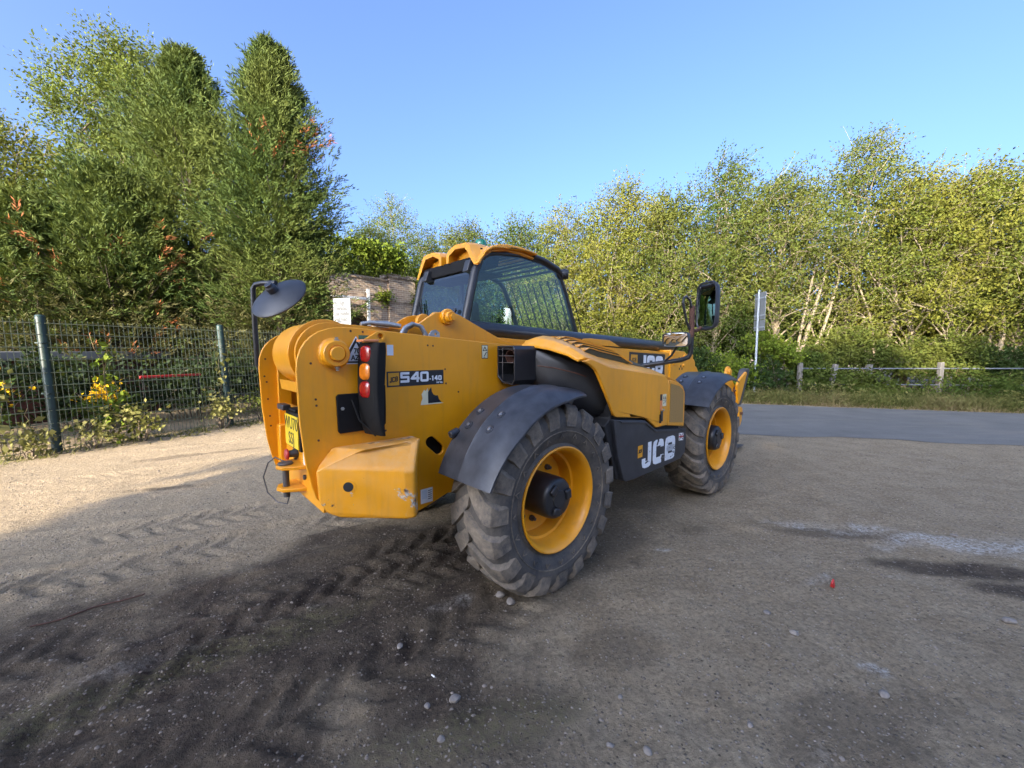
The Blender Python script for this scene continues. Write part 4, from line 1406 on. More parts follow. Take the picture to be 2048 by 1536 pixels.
# little open bolt holes with their rust
hole_me = MB().lathe([(.0065, 0), (.0065, .0016), (.001, .0016)], (0, 0, 0), (0, -1, 0), 8).mesh('bolt_hole', 'rust')
for x, z in ((-1.10, 1.728), (-1.03, 1.725), (-1.318, 1.548), (-1.30, 1.352), (-1.298, 1.318), (-1.293, 1.125), (-.925, 1.69), (-.60, 1.652), (-.56, 1.650), (-.925, 1.33), (-.468, 1.492), (-.462, 1.395), (-.905, 1.128), (-.36, 1.33)):
    o = link('bolt_hole', hole_me, T); o.location = (x, -.4605, z)
for x, z in ((-1.35, 1.56), (-1.36, 1.44), (-1.348, 1.40), (-1.345, 1.28), (-1.338, 1.16), (-1.335, 1.09)):
    o = link('bolt_hole', hole_me, T); o.location = (x, .4375, z)
# lifting eye beside the tail lamp
mb = MB()
mb.prism([(-1.03, 1.655), (-1.045, 1.672), (-.955, 1.728), (-.925, 1.732), (-.902, 1.715), (-.905, 1.69), (-.985, 1.585), (-1.0, 1.60)], -.485, -.4605, 'y', holes=[ngon(-.935, 1.703, .016, 12)])
mb.build('lifting_eye', 'yellow', T, bevel=.003)

# ---- boom --------------------------------------------------------
SL = -.038
def bt(x): return 1.7385 + SL * x
drum = [(-1.18 + .192 * math.cos(a), 1.595 + .192 * math.sin(a)) for a in np.linspace(R(84), R(232), 18)]
boomp = [(3.95, bt(3.95) - .02), (-1.05, bt(-1.05))] + drum + [(-1.16, 1.33), (-.9, 1.335), (3.95, bt(3.95) - .40)]
boom = MB().prism(boomp, -.265, .125, 'y').build('boom', 'yellow', T, bevel=.006, smooth=28)
ringp = lambda r: [(-1.18 + r * math.cos(a), 1.595 + r * math.sin(a)) for a in np.linspace(R(60), R(250), 22)]
MB().prism(ringp(.178) + ringp(.10)[::-1], .1251, .18, 'y').build('pivot_cheek', 'yellow', boom, bevel=.003)
MB().prism(ringp(.205) + ringp(.10)[::-1], -.290, -.2651, 'y').build('pivot_cheek', 'yellow', boom, bevel=.003)
MB().prism(ringp(.183) + ringp(.10)[::-1], -.345, -.320, 'y').build('pivot_cheek', 'yellow', boom, bevel=.003)
MB().prism([(-1.345, 1.44), (-1.335, 1.375), (-1.20, 1.365), (-1.20, 1.39), (-1.31, 1.40)], -.26, .10, 'y').build('drum_lip', 'yellow', boom, bevel=.003)
MB().lathe([(.02, 0), (.02, .01)], (-1.352, .105, 1.575), (-1, .4, 0), 12).build('drum_hole', 'inside', boom)
# pivot pin on the right plate
pin = MB().lathe([(.088, 0), (.088, .005), (.080, .010), (.074, .020), (.072, .048), (.067, .054), (.048, .054), (.046, .050), (.040, .050), (.040, .066), (.035, .071), (.001, .071)], (-1.196, -.46, 1.600), (0, -1, 0), 32).build('pivot_pin', 'yellow', T, smooth=35)
for z in (.074, -.078):
    MB().lathe([(.015, -.018), (.015, .004), (.009, .005), (.009, .016), (.001, .017)], (-1.190, -.492, 1.600 + z), (0, 0, 1 if z > 0 else -1), 6).build('bolt', 'steel', pin)
# brackets and the ram on top of the boom
PK = [(-.80, bt(-.8) - .03), (-.66, 1.765), (-.60, 1.778), (-.49, 1.852), (-.43, 1.885), (-.36, 1.902), (-.29, 1.902), (-.22, 1.882), (-.14, 1.848), (.17, 1.718), (.30, 1.68), (.60, 1.660), (.60, bt(.6) - .08), (-.80, bt(-.8) - .08)]
MB().prism(PK, -.292, -.266, 'y').build('ram_bracket', 'yellow', boom, bevel=.003, smooth=30)
MB().prism(PK, .126, .150, 'y').build('ram_bracket', 'yellow', boom, bevel=.003, smooth=30)
bp = MB().lathe([(.058, 0), (.058, .022), (.052, .03), (.040, .03), (.040, .058), (.036, .064), (.001, .064)], (-.335, -.292, 1.862), (0, -1, 0), 20).build('bracket_pin', 'yellow', boom, smooth=35)
MB().lathe([(.026, 0), (.026, .016), (.001, .017)], (-.327, -.356, 1.860), (0, -1, 0), 6).build('bolt', 'yellow', bp)
for y in (.02, -.17):
    MB().lathe([(.062, 0), (.066, .012), (.066, .03), (.062, .042)], (-.335, y, 1.842), (0, 1, 0), 20).build('ram_eye', 'yellow', boom)
tube_ax = lambda x: (x, -.082, 1.802 + -.035 * x)
MB().tube([tube_ax(x) for x in (-.30, .6, 1.6, 2.6, 3.56)] + [(3.60, -.082, 1.676), (3.615, -.082, 1.675)], [.069] * 5 + [.064, .05], 24).build('ram_tube', 'tube', boom)
MB().prism([(1.20, bt(1.2)), (1.32, 1.742), (1.42, 1.748), (1.78, 1.735), (1.98, 1.668), (2.02, bt(2.0))], -.275, -.2655, 'y').build('ram_guide', 'yellow', boom, bevel=.003)
# nose of the outer boom
nose = MB().prism([(3.20, bt(3.2) + .02), (3.62, bt(3.62) + .015), (3.72, bt(3.72) - .03), (3.74, 1.24), (3.2, 1.22)], -.285, .145, 'y').build('boom_nose', 'yellow', boom, bevel=.012)
MB().prism([(3.741, 1.53), (3.90, 1.525), (4.02, 1.50), (4.06, 1.45), (4.06, 1.15), (3.741, 1.16)], -.255, .115, 'y').build('inner_boom', 'yellow', boom, bevel=.012)
for x, z in ((3.30, 1.58), (3.30, 1.45), (3.60, 1.545), (3.60, 1.42)):
    MB().lathe([(.024, 0), (.022, .014), (.012, .016)], (x, -.285, z), (0, -1, 0), 10).build('bolt', 'yellow', nose)
slot_me = MB().box((-.012, -.0015, -.016), (.012, .001, .016)).mesh('slot_hole', 'inside')
for k in range(6):
    o = link('slot_hole', slot_me, nose); o.location = (3.45 + .04 * (k % 3) + .02 * (k // 3), -.2856, 1.52 - .035 * (k % 2) - .11 * (k // 3))

# hydraulic hoses over the right plate
mb = MB()
for k in range(3):
    y = -.41 + k * .040; dx = k * .030
    MB().tube([(-.80 + dx, y, 1.60), (-.775 + dx, y, 1.70), (-.735 + dx, y, 1.765), (-.68 + dx, y, 1.792), (-.625 + dx, y, 1.780), (-.592 + dx, y, 1.73), (-.588 + dx, y, 1.60)], .0125, 10).build('hose', 'hose', T)
for k in range(2):
    MB().tube([(-.72, -.33 + .035 * k, 1.778), (-.80, -.30 + .03 * k, 1.790), (-.90, -.27 + .03 * k, 1.796), (-.95, -.25, 1.785)], [.013, .019, .013, .015], 10).build('hose_fitting', 'hose', T)
MB().prism([(-.575, 1.66), (-.575, 1.725), (-.55, 1.752), (-.52, 1.758), (-.492, 1.74), (-.485, 1.66)], -.437, -.425, 'y', holes=[ngon(-.522, 1.728, .010, 10)]).build('hose_bracket', 'hose', T, bevel=.002)

# ---- rear light cluster -----------------------------------------
MB().prism([(-1.19, 1.162), (-1.195, 1.36), (-1.185, 1.372), (-1.10, 1.372), (-.99, 1.37), (-.985, 1.15), (-1.18, 1.148)], -.475, -.4605, 'y').build('lamp_plate', 'black_matt', T, bevel=.003)
secs = [(1.662, -1.088, -.985), (1.62, -1.096, -.983), (1.50, -1.104, -.990), (1.38, -1.106, -1.000), (1.26, -1.100, -1.003), (1.17, -1.085, -1.002), (1.135, -1.070, -.998)]
rings = []
for z, xa, xb in secs:
    rings.append([(xa + .03, -.480, z), (xa + .022, -.500, z), (xa + .052, -.632, z), (xa + .070, -.650, z), (xb + .006, -.650, z), (xb, -.480, z)])
lamp = MB().loft(rings).build('tail_lamp', 'black_matt', T, bevel=.006, smooth=35)
for z, mt, lab in ((1.598, 'red_lens', 'upper red tail lens'), (1.498, 'amber_lens', 'amber indicator lens'), (1.398, 'red_lens', 'lower red tail lens')):
    x = float(np.interp(-z, [-s[0] for s in secs], [s[1] for s in secs]))
    mb = MB()
    rg = []
    for k, (sc, dx) in enumerate(((1, .0), (.97, .008), (.84, .013), (.45, .016), (.02, .017))):
        rg.append([(x + .042 - dx + .0303 * (sc * math.copysign(abs(math.cos(a)) ** .7, math.cos(a))) * -.45, -.566 + .043 * sc * math.copysign(abs(math.cos(a)) ** .7, math.cos(a)), z + .048 * sc * math.copysign(abs(math.sin(a)) ** .7, math.sin(a))) for a in np.linspace(0, 2 * math.pi, 24, endpoint=False)])
    mb.loft(rg)
    mb.build('lens', mt, lamp, smooth=50, label=lab)
MB().box((-1.095, -.62, 1.664), (-1.005, -.52, 1.678)).build('top_reflector', 'orange', lamp, bevel=.004)
MB().tube([(-.985, -.62, 1.42), (-.975, -.60, 1.30), (-.968, -.58, 1.20), (-.985, -.56, 1.16), (-1.0, -.55, 1.19)], .010, 8).build('cable', 'black_matt', lamp)
MB().tube([(-1.12, -.50, 1.34), (-1.09, -.53, 1.22), (-1.05, -.56, 1.17), (-1.02, -.58, 1.13)], .006, 6).build('cable', 'black_matt', lamp)
MB().lathe([(.010, 0), (.010, .007), (.001, .008)], (-1.165, -.475, 1.29), (0, -1, 0), 6).build('bolt', 'steel', T)

# ---- counterweight ----------------------------------------------
def ring_cw(z, d, shr=0.0):
    # plan of the wedge: along the plate, out to the right corner, back to the plate
    a = (-1.318, -.4605); b = (-.905 + .01, -.845); c = (-.845, -.80); e = (-.70, -.4605)
    n = Vector((-(b[1] - a[1]), b[0] - a[0])); n = n / n.length
    def p(q, k=1.0): return (q[0] + n.x * d * k, q[1] + n.y * d * k, z)
    return p
CWB = Vector((-1.335, -.530)); CWC = Vector((-.905, -.850)); CWD = Vector((-.735, -.4605))
rings = []
def cwring(z, inset, tl=0.0, rl=0.0):
    d = (CWC - CWB).normalized(); nn = Vector((-d.y, d.x))
    if nn.dot(Vector((0, 1))) < 0: nn = -nn
    A = CWB + nn * 0 + d * tl; Bc = CWC + nn * inset; A = A + (d * inset * .9)
    e = (CWD - CWC).normalized()
    p1 = A; p2 = Bc - d * .07; p3 = Bc - d * .02 + e * .02; p4 = Bc + e * .07; p5 = CWD
    p0 = Vector((-1.300 + tl * .6 + inset * .15, -.4605))
    p1 = Vector((p1[0], min(p1[1], -.462)))
    return [(p[0], p[1], z) for p in (p0, p1, p2, p3, p4, p5)]
def zshift(r, f):  # tilt rows so the lower edge drops towards the outside
    return [(x, y, z + f * (-(y + .4605))) for x, y, z in r]
rings = [zshift(cwring(.735, .03, .10), -.16), zshift(cwring(.76, .0, .05), -.19), zshift(cwring(.82, .0, .01), -.17), zshift(cwring(.978, 0.0, 0.0), -.07), zshift(cwring(1.000, .030, .015), -.04),
         zshift(cwring(1.060, .17, .06), .06), zshift(cwring(1.074, .20, .08), .06)]
cw = MB().loft(rings).build('counterweight', 'yellow_worn', T, bevel=.026, smooth=28, seg=4)
d_ = (CWC - CWB).normalized(); n_ = Vector((d_.y, -d_.x)).normalized()
hc = CWB + d_ * .165
o = MB().lathe([(.040, -.003), (.040, .002), (.026, .003), (.024, -.002)], (hc.x, hc.y, .885), (n_.x, n_.y, 0), 24, closed=True).build('lifting_socket', 'yellow_worn', cw, smooth=40)
MB().lathe([(.027, -.004), (.027, .0035), (.001, .004)], (hc.x, hc.y, .885), (n_.x, n_.y, 0), 20).build('socket_hole', 'inside', cw)
MB().prism([(-.86, .64), (-.80, .535), (-.74, .525), (-.69, .56), (-.62, .62)], -.455, -.43, 'y', holes=[ngon(-.765, .575, .022, 12)]).build('tie_down_eye', 'yellow', T, bevel=.003)

# ---- rear end: plate, hitch -------------------------------------
def npf(u, v, t=0): return (-1.300 - t - .0, .20 - u, 1.002 + v)
npl = MB().box((-1.300, -.085, 1.000), (-1.292, .205, 1.205)).build('number_plate', 'plate_yellow', T, bevel=.003)
MB().box((-1.2915, -.105, .99), (-1.245, .21, 1.225)).build('plate_holder', 'black_matt', T, bevel=.003)
fm = lambda z: frame((-1.3008, .06, z), (0, -1, 0), (0, 0, 1), (-1, 0, 0))
text_part('lettering', 'WU70', .112, fm(1.150), 'ink', npl, bold=.0, sx=.98)
text_part('lettering', 'SSJ', .112, fm(1.052), 'ink', npl, bold=.0, sx=1.0)
MB().box((-1.335, .10, 1.232), (-1.285, .24, 1.268)).build('plate_lamp', 'black_plastic', T, bevel=.006)
MB().prism([(-1.30, 1.235), (-1.24, 1.235), (-1.24, 1.25), (-1.30, 1.25)], -.05, .11, 'y').build('lamp_arm', 'black_matt', T, bevel=.003)
MB().lathe([(.032, 0), (.034, .01), (.024, .03), (.022, .05), (.030, .055)], (-1.262, .09, .948), (-1, 0, 0), 20).build('socket_body', 'worn_steel', T)
MB().lathe([(.036, .056), (.036, .066), (.030, .072), (.001, .072)], (-1.262, .09, .948), (-1, 0, 0), 20).build('red_cap', 'red', T)
MB().box((-1.272, -.12, .90), (-1.263, -.07, .985)).build('white_label', 'white', T, bevel=.004)
MB().lathe([(.030, 0), (.030, .02), (.015, .022), (.015, .035)], (-1.262, -.30, .925), (-1, 0, 0), 8).build('bolt', 'worn_steel', T)
def jaw(z, th):
    P = [(-1.255, -.13), (-1.255, .13), (-1.33, .10), (-1.39, .062), (-1.41, 0), (-1.39, -.062), (-1.33, -.10)]
    return MB().prism(P, z, z + th, 'z', holes=[ngon(-1.355, 0, .022, 12)])
hitch = jaw(.885, .022).build('tow_hitch', 'yellow', T, bevel=.004)
jaw(.748, .022).build('hitch_jaw', 'yellow', hitch, bevel=.004)
MB().prism([(-.15, .72), (-.15, .93), (-.02, .93), (.02, .88), (.15, .88), (.15, .76), (.0, .72)], -1.268, -1.250, 'x').build('hitch_plate', 'yellow', hitch, bevel=.003)
MB().tube([(-1.355, 0, .70), (-1.355, 0, .912)], .019, 14).build('hitch_pin', 'worn_steel', hitch)
MB().lathe([(.042, 0), (.044, .006), (.040, .014), (.001, .016)], (-1.355, 0, .9075), (0, 0, 1), 18).build('pin_head', 'worn_steel', hitch)
MB().tube([(-1.355, .0, .922), (-1.40, .05, .95), (-1.43, .10, .91), (-1.455, .12, .82), (-1.44, .10, .72), (-1.40, .04, .665), (-1.36, -.02, .66), (-1.345, -.01, .70)], .004, 6).build('pin_cable', 'worn_steel', hitch)
for y, z in ((-.10, .83), (.09, .90)):
    MB().lathe([(.016, 0), (.016, .014), (.001, .015)], (-1.268, y, z), (-1, 0, 0), 6).build('bolt', 'worn_steel', hitch)

# ---- decals on the right plate ----------------------------------
def pl(u, v, t=0): return (u, -.4606 - t, v)          # u along x, v up
def decal(name, x0, z0, x1, z1, mat, lvl=0, parent=None, bev=.0):
    return MB().box((x0, -.4612 - .0012 * lvl, z0), (x1, -.4604 - .0012 * lvl, z1)).build(name, mat, parent or T, bevel=bev)
tilt = lambda u, v, t, dz=0.0: (u, -.4624 - t, v)
d1 = decal('model_decal', -.890, 1.393, -.482, 1.489, 'ink')
decal('badge', -.880, 1.402, -.808, 1.480, 'decal_yellow', .6, d1)
mb = MB(); letters(mb, 'JCB', -.872, 1.424, .017, .032, .0055, .003, lambda u, v, t: (u, -.4632 - t, v + (u + .84) * .15)); mb.build('logo', 'ink', d1, smooth=0)
mb = MB(); u = letters(mb, '540', -.800, 1.416, .062, .066, .0150, .008, lambda u, v, t: (u, -.4622 - t, v))
letters(mb, '-', u - .002, 1.416, .026, .036, .007, .002, lambda u, v, t: (u, -.4622 - t, v))
letters(mb, '140', u + .014, 1.420, .026, .033, .0085, .005, lambda u, v, t: (u, -.4622 - t, v)); mb.build('lettering', 'white', d1, smooth=0)
fx = lambda x, z, off=.4622: frame((x, -off, z), (1, 0, 0), (0, 0, 1), (0, -1, 0))
text_part('lettering', 'Hi Viz', .016, fx(-.514, 1.405), 'white', d1, bold=.0006, sx=1.2)
# triangular registration sticker
tr = MB().prism([(-1.071, 1.700), (-1.163, 1.540), (-.985, 1.540)], -.4613, -.4604, 'y').build('registration_sticker', 'white', T)
MB().prism([(-1.071, 1.690), (-1.152, 1.546), (-.996, 1.546)], -.4618, -.46135, 'y').build('sticker_border', 'ink', tr)
MB().prism([(-1.071, 1.662), (-1.118, 1.578), (-1.122, 1.556), (-1.024, 1.556), (-1.024, 1.578)], -.4623, -.46185, 'y').build('sticker_panel', 'blue_label', tr)
text_part('lettering', '70', .042, fx(-1.068, 1.614, .4626), 'ink', tr, bold=.0012, sx=.85)
text_part('lettering', 'AZ6', .042, fx(-1.070, 1.575, .4626), 'ink', tr, bold=.0012, sx=.85)
decal('green_sticker', -1.055, 1.640, -.985, 1.706, 'green_label', -.3)
decal('white_sticker', -.884, 1.588, -.842, 1.652, 'blue_label', 0, None, .004)
wl = decal('warning_label', -.149, 1.560, -.091, 1.660, 'ink')
decal('label_face', -.145, 1.564, -.095, 1.656, 'cream', .5, wl)
mb = MB()
stroke(mb, [(-.137, 1.618), (-.120, 1.646), (-.103, 1.618)], .005, lambda u, v, t: (u, -.4622 - t, v), True)
stroke(mb, [(-.128, 1.578), (-.116, 1.592), (-.112, 1.602), (-.100, 1.604)], .006, lambda u, v, t: (u, -.4622 - t, v))
stroke(mb, [(-.134, 1.570), (-.118, 1.570)], .004, lambda u, v, t: (u, -.4622 - t, v))
mb.build('label_sign', 'ink', wl, smooth=0)
tn = MB().prism([(-.660, 1.262), (-.655, 1.285), (-.645, 1.305), (-.652, 1.335), (-.640, 1.350), (-.632, 1.362), (-.620, 1.352), (-.605, 1.372), (-.600, 1.340), (-.575, 1.325), (-.56, 1.300), (-.530, 1.298), (-.528, 1.278), (-.482, 1.262)], -.4613, -.4604, 'y').build('torn_label', 'cream', T)
MB().prism([(-.604, 1.270), (-.604, 1.345), (-.580, 1.376), (-.575, 1.345), (-.562, 1.325), (-.545, 1.318), (-.530, 1.318), (-.520, 1.290), (-.500, 1.270)], -.4622, -.46135, 'y').build('label_panel', 'ink', tn)
rp = decal('rating_plate', -.672, .600, -.581, .698, 'white')
decal('plate_print', -.664, .630, -.625, .690, 'blue_label', .6, rp)
mb = MB()
for k in range(5):
    stroke(mb, [(-.618, .680 - k * .014), (-.590, .681 - k * .014)], .0035, lambda u, v, t: (u, -.4622 - t, v))
mb.build('print_lines', 'ink', rp, smooth=0)

# ---- engine pod on the right ------------------------------------
st = [  # x, then (y,z) from shoulder to the inner edge
    (.22, [(-1.065, 1.560), (-.97, 1.600), (-.80, 1.640), (-.60, 1.668), (-.50, 1.662)]),
    (.27, [(-1.085, 1.572), (-.97, 1.635), (-.80, 1.690), (-.60, 1.722), (-.50, 1.700)]),
    (.36, [(-1.090, 1.556), (-.97, 1.626), (-.80, 1.692), (-.60, 1.738), (-.50, 1.715)]),
    (.55, [(-1.092, 1.504), (-.97, 1.580), (-.80, 1.662), (-.60, 1.726), (-.50, 1.712)]),
    (.90, [(-1.092, 1.462), (-.97, 1.530), (-.80, 1.610), (-.60, 1.680), (-.50, 1.672)]),
    (1.20, [(-1.092, 1.428), (-.97, 1.484), (-.80, 1.556), (-.60, 1.622), (-.50, 1.615)]),
    (1.45, [(-1.090, 1.396), (-.97, 1.440), (-.80, 1.500), (-.60, 1.556), (-.50, 1.55)]),
    (1.66, [(-1.085, 1.345), (-.97, 1.390), (-.80, 1.440), (-.60, 1.486), (-.50, 1.48)]),
    (1.82, [(-1.078, 1.282), (-.97, 1.330), (-.80, 1.378), (-.60, 1.420), (-.50, 1.415)]),
    (1.885, [(-1.066, 1.225), (-.97, 1.270), (-.80, 1.316), (-.60, 1.356), (-.50, 1.35)]),
]
rings = []
for x, p in st:
    up = [(x, y, z) for y, z in p]
    lo = [(x, y + .012, z - .022) for y, z in p][::-1]
    rings.append(up + lo)
bon = MB().loft(rings).build('bonnet', 'yellow_bonnet', T, bevel=.006, smooth=50)
SIDE = [(.222, 1.545), (.30, 1.560), (.36, 1.552), (.55, 1.500), (.90, 1.458), (1.20, 1.424), (1.40, 1.398), (1.462, 1.362), (1.48, 1.32), (1.480, .950), (1.276, .953), (1.250, .962), (1.095, 1.052), (1.060, 1.062), (.650, 1.112), (.610, 1.130), (.567, 1.200), (.50, 1.30), (.43, 1.40), (.37, 1.48), (.30, 1.52)]
MB().prism(SIDE, -1.102, -1.075, 'y').build('bonnet_side', 'yellow_bonnet', T, bevel=.010, smooth=30, seg=3)
GRL = [(1.483, 1.362), (1.56, 1.350), (1.72, 1.318), (1.82, 1.276), (1.868, 1.225), (1.878, 1.18), (1.872, .885), (1.483, .945)]
shr = lambda q: (q[0], q[1] + (q[0] - 1.483) * .06, q[2])
gp = MB().prism(GRL, -1.100, -1.076, 'y', fn=shr).build('grille_frame', 'yellow_bonnet', T, bevel=.008, smooth=30)
MB().prism([(1.515, 1.325), (1.72, 1.288), (1.80, 1.252), (1.828, 1.21), (1.828, .93), (1.515, .972)], -1.1035, -1.101, 'y', fn=shr).build('grille_mesh', 'grille', gp)
# louvre fins on the bonnet
def bon_z(x, y):
    xs_ = [s[0] for s in st]
    zz = [np.interp(-y, [-q[0] for q in s[1]][::-1], [q[1] for q in s[1]][::-1]) if False else np.interp(y, [q[0] for q in s[1]], [q[1] for q in s[1]]) for s in st]
    return float(np.interp(x, xs_, zz))
ry = [(-.955 + .07 * k) for k in range(6)]
mb = MB()
rr = []
for x in np.linspace(.40, 1.34, 12):
    rr.append([(x, y, bon_z(x, y) + .0045) for y in (-.985, -.88, -.80, -.70, -.58)])
mb.loft(rr, cap=False, wrap=False)
mb.build('louvre_recess', 'louvre_shade', bon, smooth=0)
for k in range(6):                         # stepped louvres: riser coloured as shade under a thin yellow plate
    y = -.985 + .074 * k
    x0 = .385 + .016 * k; x1 = .98 + .068 * k
    up = []; dk = []
    for x in np.linspace(x0, x1, 12):
        t = (x - x0) / (x1 - x0)
        e = min(1, (1 - t) * 6 + .05) * min(1, t * 8 + .15)
        zb = bon_z(x, y); zt = zb + .006 + (bon_z(x, y + .074) - zb + .008) * e
        bend = .034 * max(0, (t - .82) / .18) ** 2
        up.append([(x, y - .007 - bend, zt - .006), (x, y - .007 - bend, zt), (x, y + .074, zt + .001), (x, y + .074, zt - .005)])
        dk.append([(x, y - bend, zb + .002), (x, y - bend, zt - .0065), (x, y + .03, zt - .0065), (x, y + .03, zb + .002)])
    sl = MB().loft(up).build('louvre_slat', 'yellow_bonnet', bon, smooth=30)
    MB().loft(dk).build('louvre_gap', 'louvre_shade', bon, smooth=30)
# black duct under the rear of the bonnet: opening to the rear, with a pipe and a wire guard
OUT = [(-.655, 1.40), (-.655, 1.63), (-.635, 1.655), (-.4615, 1.655), (-.4615, 1.42), (-.52, 1.375), (-.63, 1.365)]
rings = []
def duct(x, s, cy=-.56, cz=1.52): return [(x, cy + (y - cy) * s, cz + (z - cz) * s) for y, z in OUT]
mb = MB()
n = len(OUT)
r1, r2, r3 = duct(0, 1), duct(.22, 1), duct(0, .90)
r4 = duct(.16, .88)
mb.loft([r4, r3, r1, r2], cap=False)
mb.f.append(tuple(range(n)))          # floor of the opening
mb.mi.append(0)
ex = mb.build('exhaust_duct', 'black_paint', T, bevel=.004, smooth=30)
MB().lathe([(.050, -.16), (.050, .0), (.046, .0), (.046, -.14)], (.02, -.585, 1.575), (-1, 0, 0), 20, closed=True).build('exhaust_pipe', 'rust', ex)
for z in (1.53, 1.58, 1.63):
    MB().tube([(.004, -.65, z), (.004, -.465, z)], .003, 5).build('guard_wire', 'worn_steel', ex)
MB().tube([(.004, -.52, 1.40), (.004, -.52, 1.65)], .003, 5).build('guard_wire', 'worn_steel', ex)
rings = []
for x, yo, zo, zi, zb in ((.215, -.648, 1.635, 1.640, 1.36), (.29, -.78, 1.585, 1.645, 1.30), (.38, -.90, 1.535, 1.655, 1.23), (.52, -1.01, 1.475, 1.650, 1.13), (.72, -1.045, 1.430, 1.62, 1.06), (.95, -1.05, 1.40, 1.60, 1.0)):
    rings.append([(x, -.462, zb), (x, yo + .10, zb), (x, yo + .03, zb + .05), (x, yo, zb + .12), (x, yo, zo - .05), (x, yo + .03, zo), (x, -.61, zi), (x, -.462, zi)])
MB().loft(rings).build('duct_body', 'black_paint', T, bevel=.004, smooth=50)
MB().prism([(.62, 1.10), (.62, 1.40), (.80, 1.38), (1.40, 1.30), (1.80, 1.15), (1.80, .62), (.72, .60), (.55, 1.05)], -1.06, -.70, 'y').build('engine_block', 'inside', T, bevel=.01)
MB().prism([(.60, .55), (.60, 1.40), (1.80, 1.15), (1.80, .58)], -.70, -.36, 'y').build('engine_block', 'inside', T)
sh_ = MB().tube([(.225, -.668, 1.505), (.29, -.783, 1.49), (.38, -.903, 1.455), (.45, -.958, 1.425)], .005, 6).build('seam_strip', 'rust', T)
# lower cover
LOW = [(.618, 1.096), (1.066, 1.042), (1.090, 1.035), (1.262, .940), (1.290, .934), (1.866, .868), (1.886, .80), (1.872, .640), (1.77, .585), (1.60, .580), (.94, .568), (.80, .575), (.765, .60), (.68, .80)]
cover = MB().prism(LOW, -1.098, -.70, 'y').build('lower_cover', 'black_plastic', T, bevel=.022, smooth=30, seg=3)
MB().prism([(.70, 1.076), (1.066, 1.032), (1.090, 1.026), (1.262, .931), (1.290, .925), (1.850, .861), (1.850, .845), (1.285, .908), (1.255, .915), (1.085, 1.01), (1.06, 1.016), (.71, 1.058)], -1.106, -1.0982, 'y').build('cover_ridge', 'black_plastic', cover, bevel=.003)
cv = lambda u, v, t: (u, -1.0992 - t, v)
mb = MB(); letters(mb, 'JCB', 0, 0, .195, .215, .058, .028, lambda u, v, t: cv(1.04 + u, .630 + v + (u) * -.012, t)); mb.build('lettering', 'worn_print', cover, smooth=0)
MB().prism([(.975, .735), (.975, .835), (1.048, .835), (1.048, .735)], -1.0998, -1.0982, 'y').build('badge', 'decal_yellow', cover)
mb = MB(); letters(mb, 'JCB', .982, .772, .017, .030, .006, .002, lambda u, v, t: cv(u, v + (u - 1.0) * .1, t + .0008)); mb.build('logo', 'ink', cover, smooth=0)
fl = MB().prism([(1.722, .770), (1.722, .842), (1.815, .832), (1.815, .762)], -1.0998, -1.0982, 'y').build('flag_sticker', 'white', cover)
MB().prism([(1.722, .798), (1.722, .814), (1.815, .806), (1.815, .790)], -1.1006, -1.0999, 'y').build('flag_stripe', 'red', fl)
for a, b in (((1.728, .835), (1.760, .815)), ((1.806, .828), (1.775, .812)), ((1.728, .776), (1.760, .797)), ((1.806, .770), (1.776, .792))):
    mb = MB(); stroke(mb, [a, b], .010, lambda u, v, t: (u, -1.0999 - t, v), th=.0006); mb.build('flag_stripe', 'ink', fl, smooth=0)
# latch and labels on the bonnet side
MB().box((1.322, -1.1045, 1.185), (1.358, -1.1022, 1.240)).build('label', 'ink', T)
MB().box((1.322, -1.1045, 1.10), (1.358, -1.1022, 1.184)).build('label', 'orange', T)
lb = MB().box((1.366, -1.1045, 1.130), (1.432, -1.1022, 1.236)).build('label', 'cream', T)
mb = MB()
for (x, z) in ((1.383, 1.21), (1.415, 1.206)):
    stroke(mb, [(x - .010, z - .012), (x, z + .008), (x + .010, z - .012)], .004, lambda u, v, t: (u, -1.1046 - t, v), True)
stroke(mb, [(1.366, 1.185), (1.432, 1.181)], .004, lambda u, v, t: (u, -1.1046 - t, v))
stroke(mb, [(1.380, 1.15), (1.392, 1.17)], .006, lambda u, v, t: (u, -1.1046 - t, v)); stroke(mb, [(1.405, 1.165), (1.422, 1.168)], .006, lambda u, v, t: (u, -1.1046 - t, v))
mb.build('label_print', 'ink', lb, smooth=0)
MB().box((1.316, -1.1035, .985), (1.352, -1.1022, 1.062)).build('latch_recess', 'inside', T)
MB().box((1.330, -1.118, 1.0), (1.358, -1.1036, 1.095)).build('latch', 'black_plastic', T, bevel=.005)
MB().box((1.325, -1.112, .958), (1.375, -1.1022, .982)).build('latch_lip', 'yellow', T, bevel=.005)
MB().lathe([(.010, 0), (.010, .008), (.001, .009)], (1.385, -1.1022, 1.098), (0, -1, 0), 8).build('lock', 'steel', T)

# ---- mirrors on the right ---------------------------------------
MB().tube([(1.42, -.84, 1.475), (1.50, -.96, 1.500), (1.62, -1.14, 1.535), (1.655, -1.19, 1.560), (1.668, -1.205, 1.60), (1.668, -1.205, 1.66), (1.668, -1.205, 1.85)], .021, 12).build('mirror_arm', 'black_paint', T)
MB().tube([(1.668, -1.205, 1.74), (1.668, -1.205, 2.02)], .024, 12).build('mirror_sleeve', 'rust', T)
MB().tube([(1.655, -1.20, 1.80), (1.60, -1.19, 1.87), (1.53, -1.18, 2.04), (1.55, -1.18, 2.085), (1.59, -1.185, 2.095), (1.632, -1.195, 2.07), (1.655, -1.205, 2.0)], .011, 10).build('mirror_hoop', 'black_paint', T)
MB().tube([(1.90, -1.20, 2.12), (1.93, -1.20, 2.24), (1.97, -1.20, 2.275), (2.005, -1.20, 2.24), (2.01, -1.20, 2.08)], .012, 10).build('mirror_hoop', 'black_paint', T)
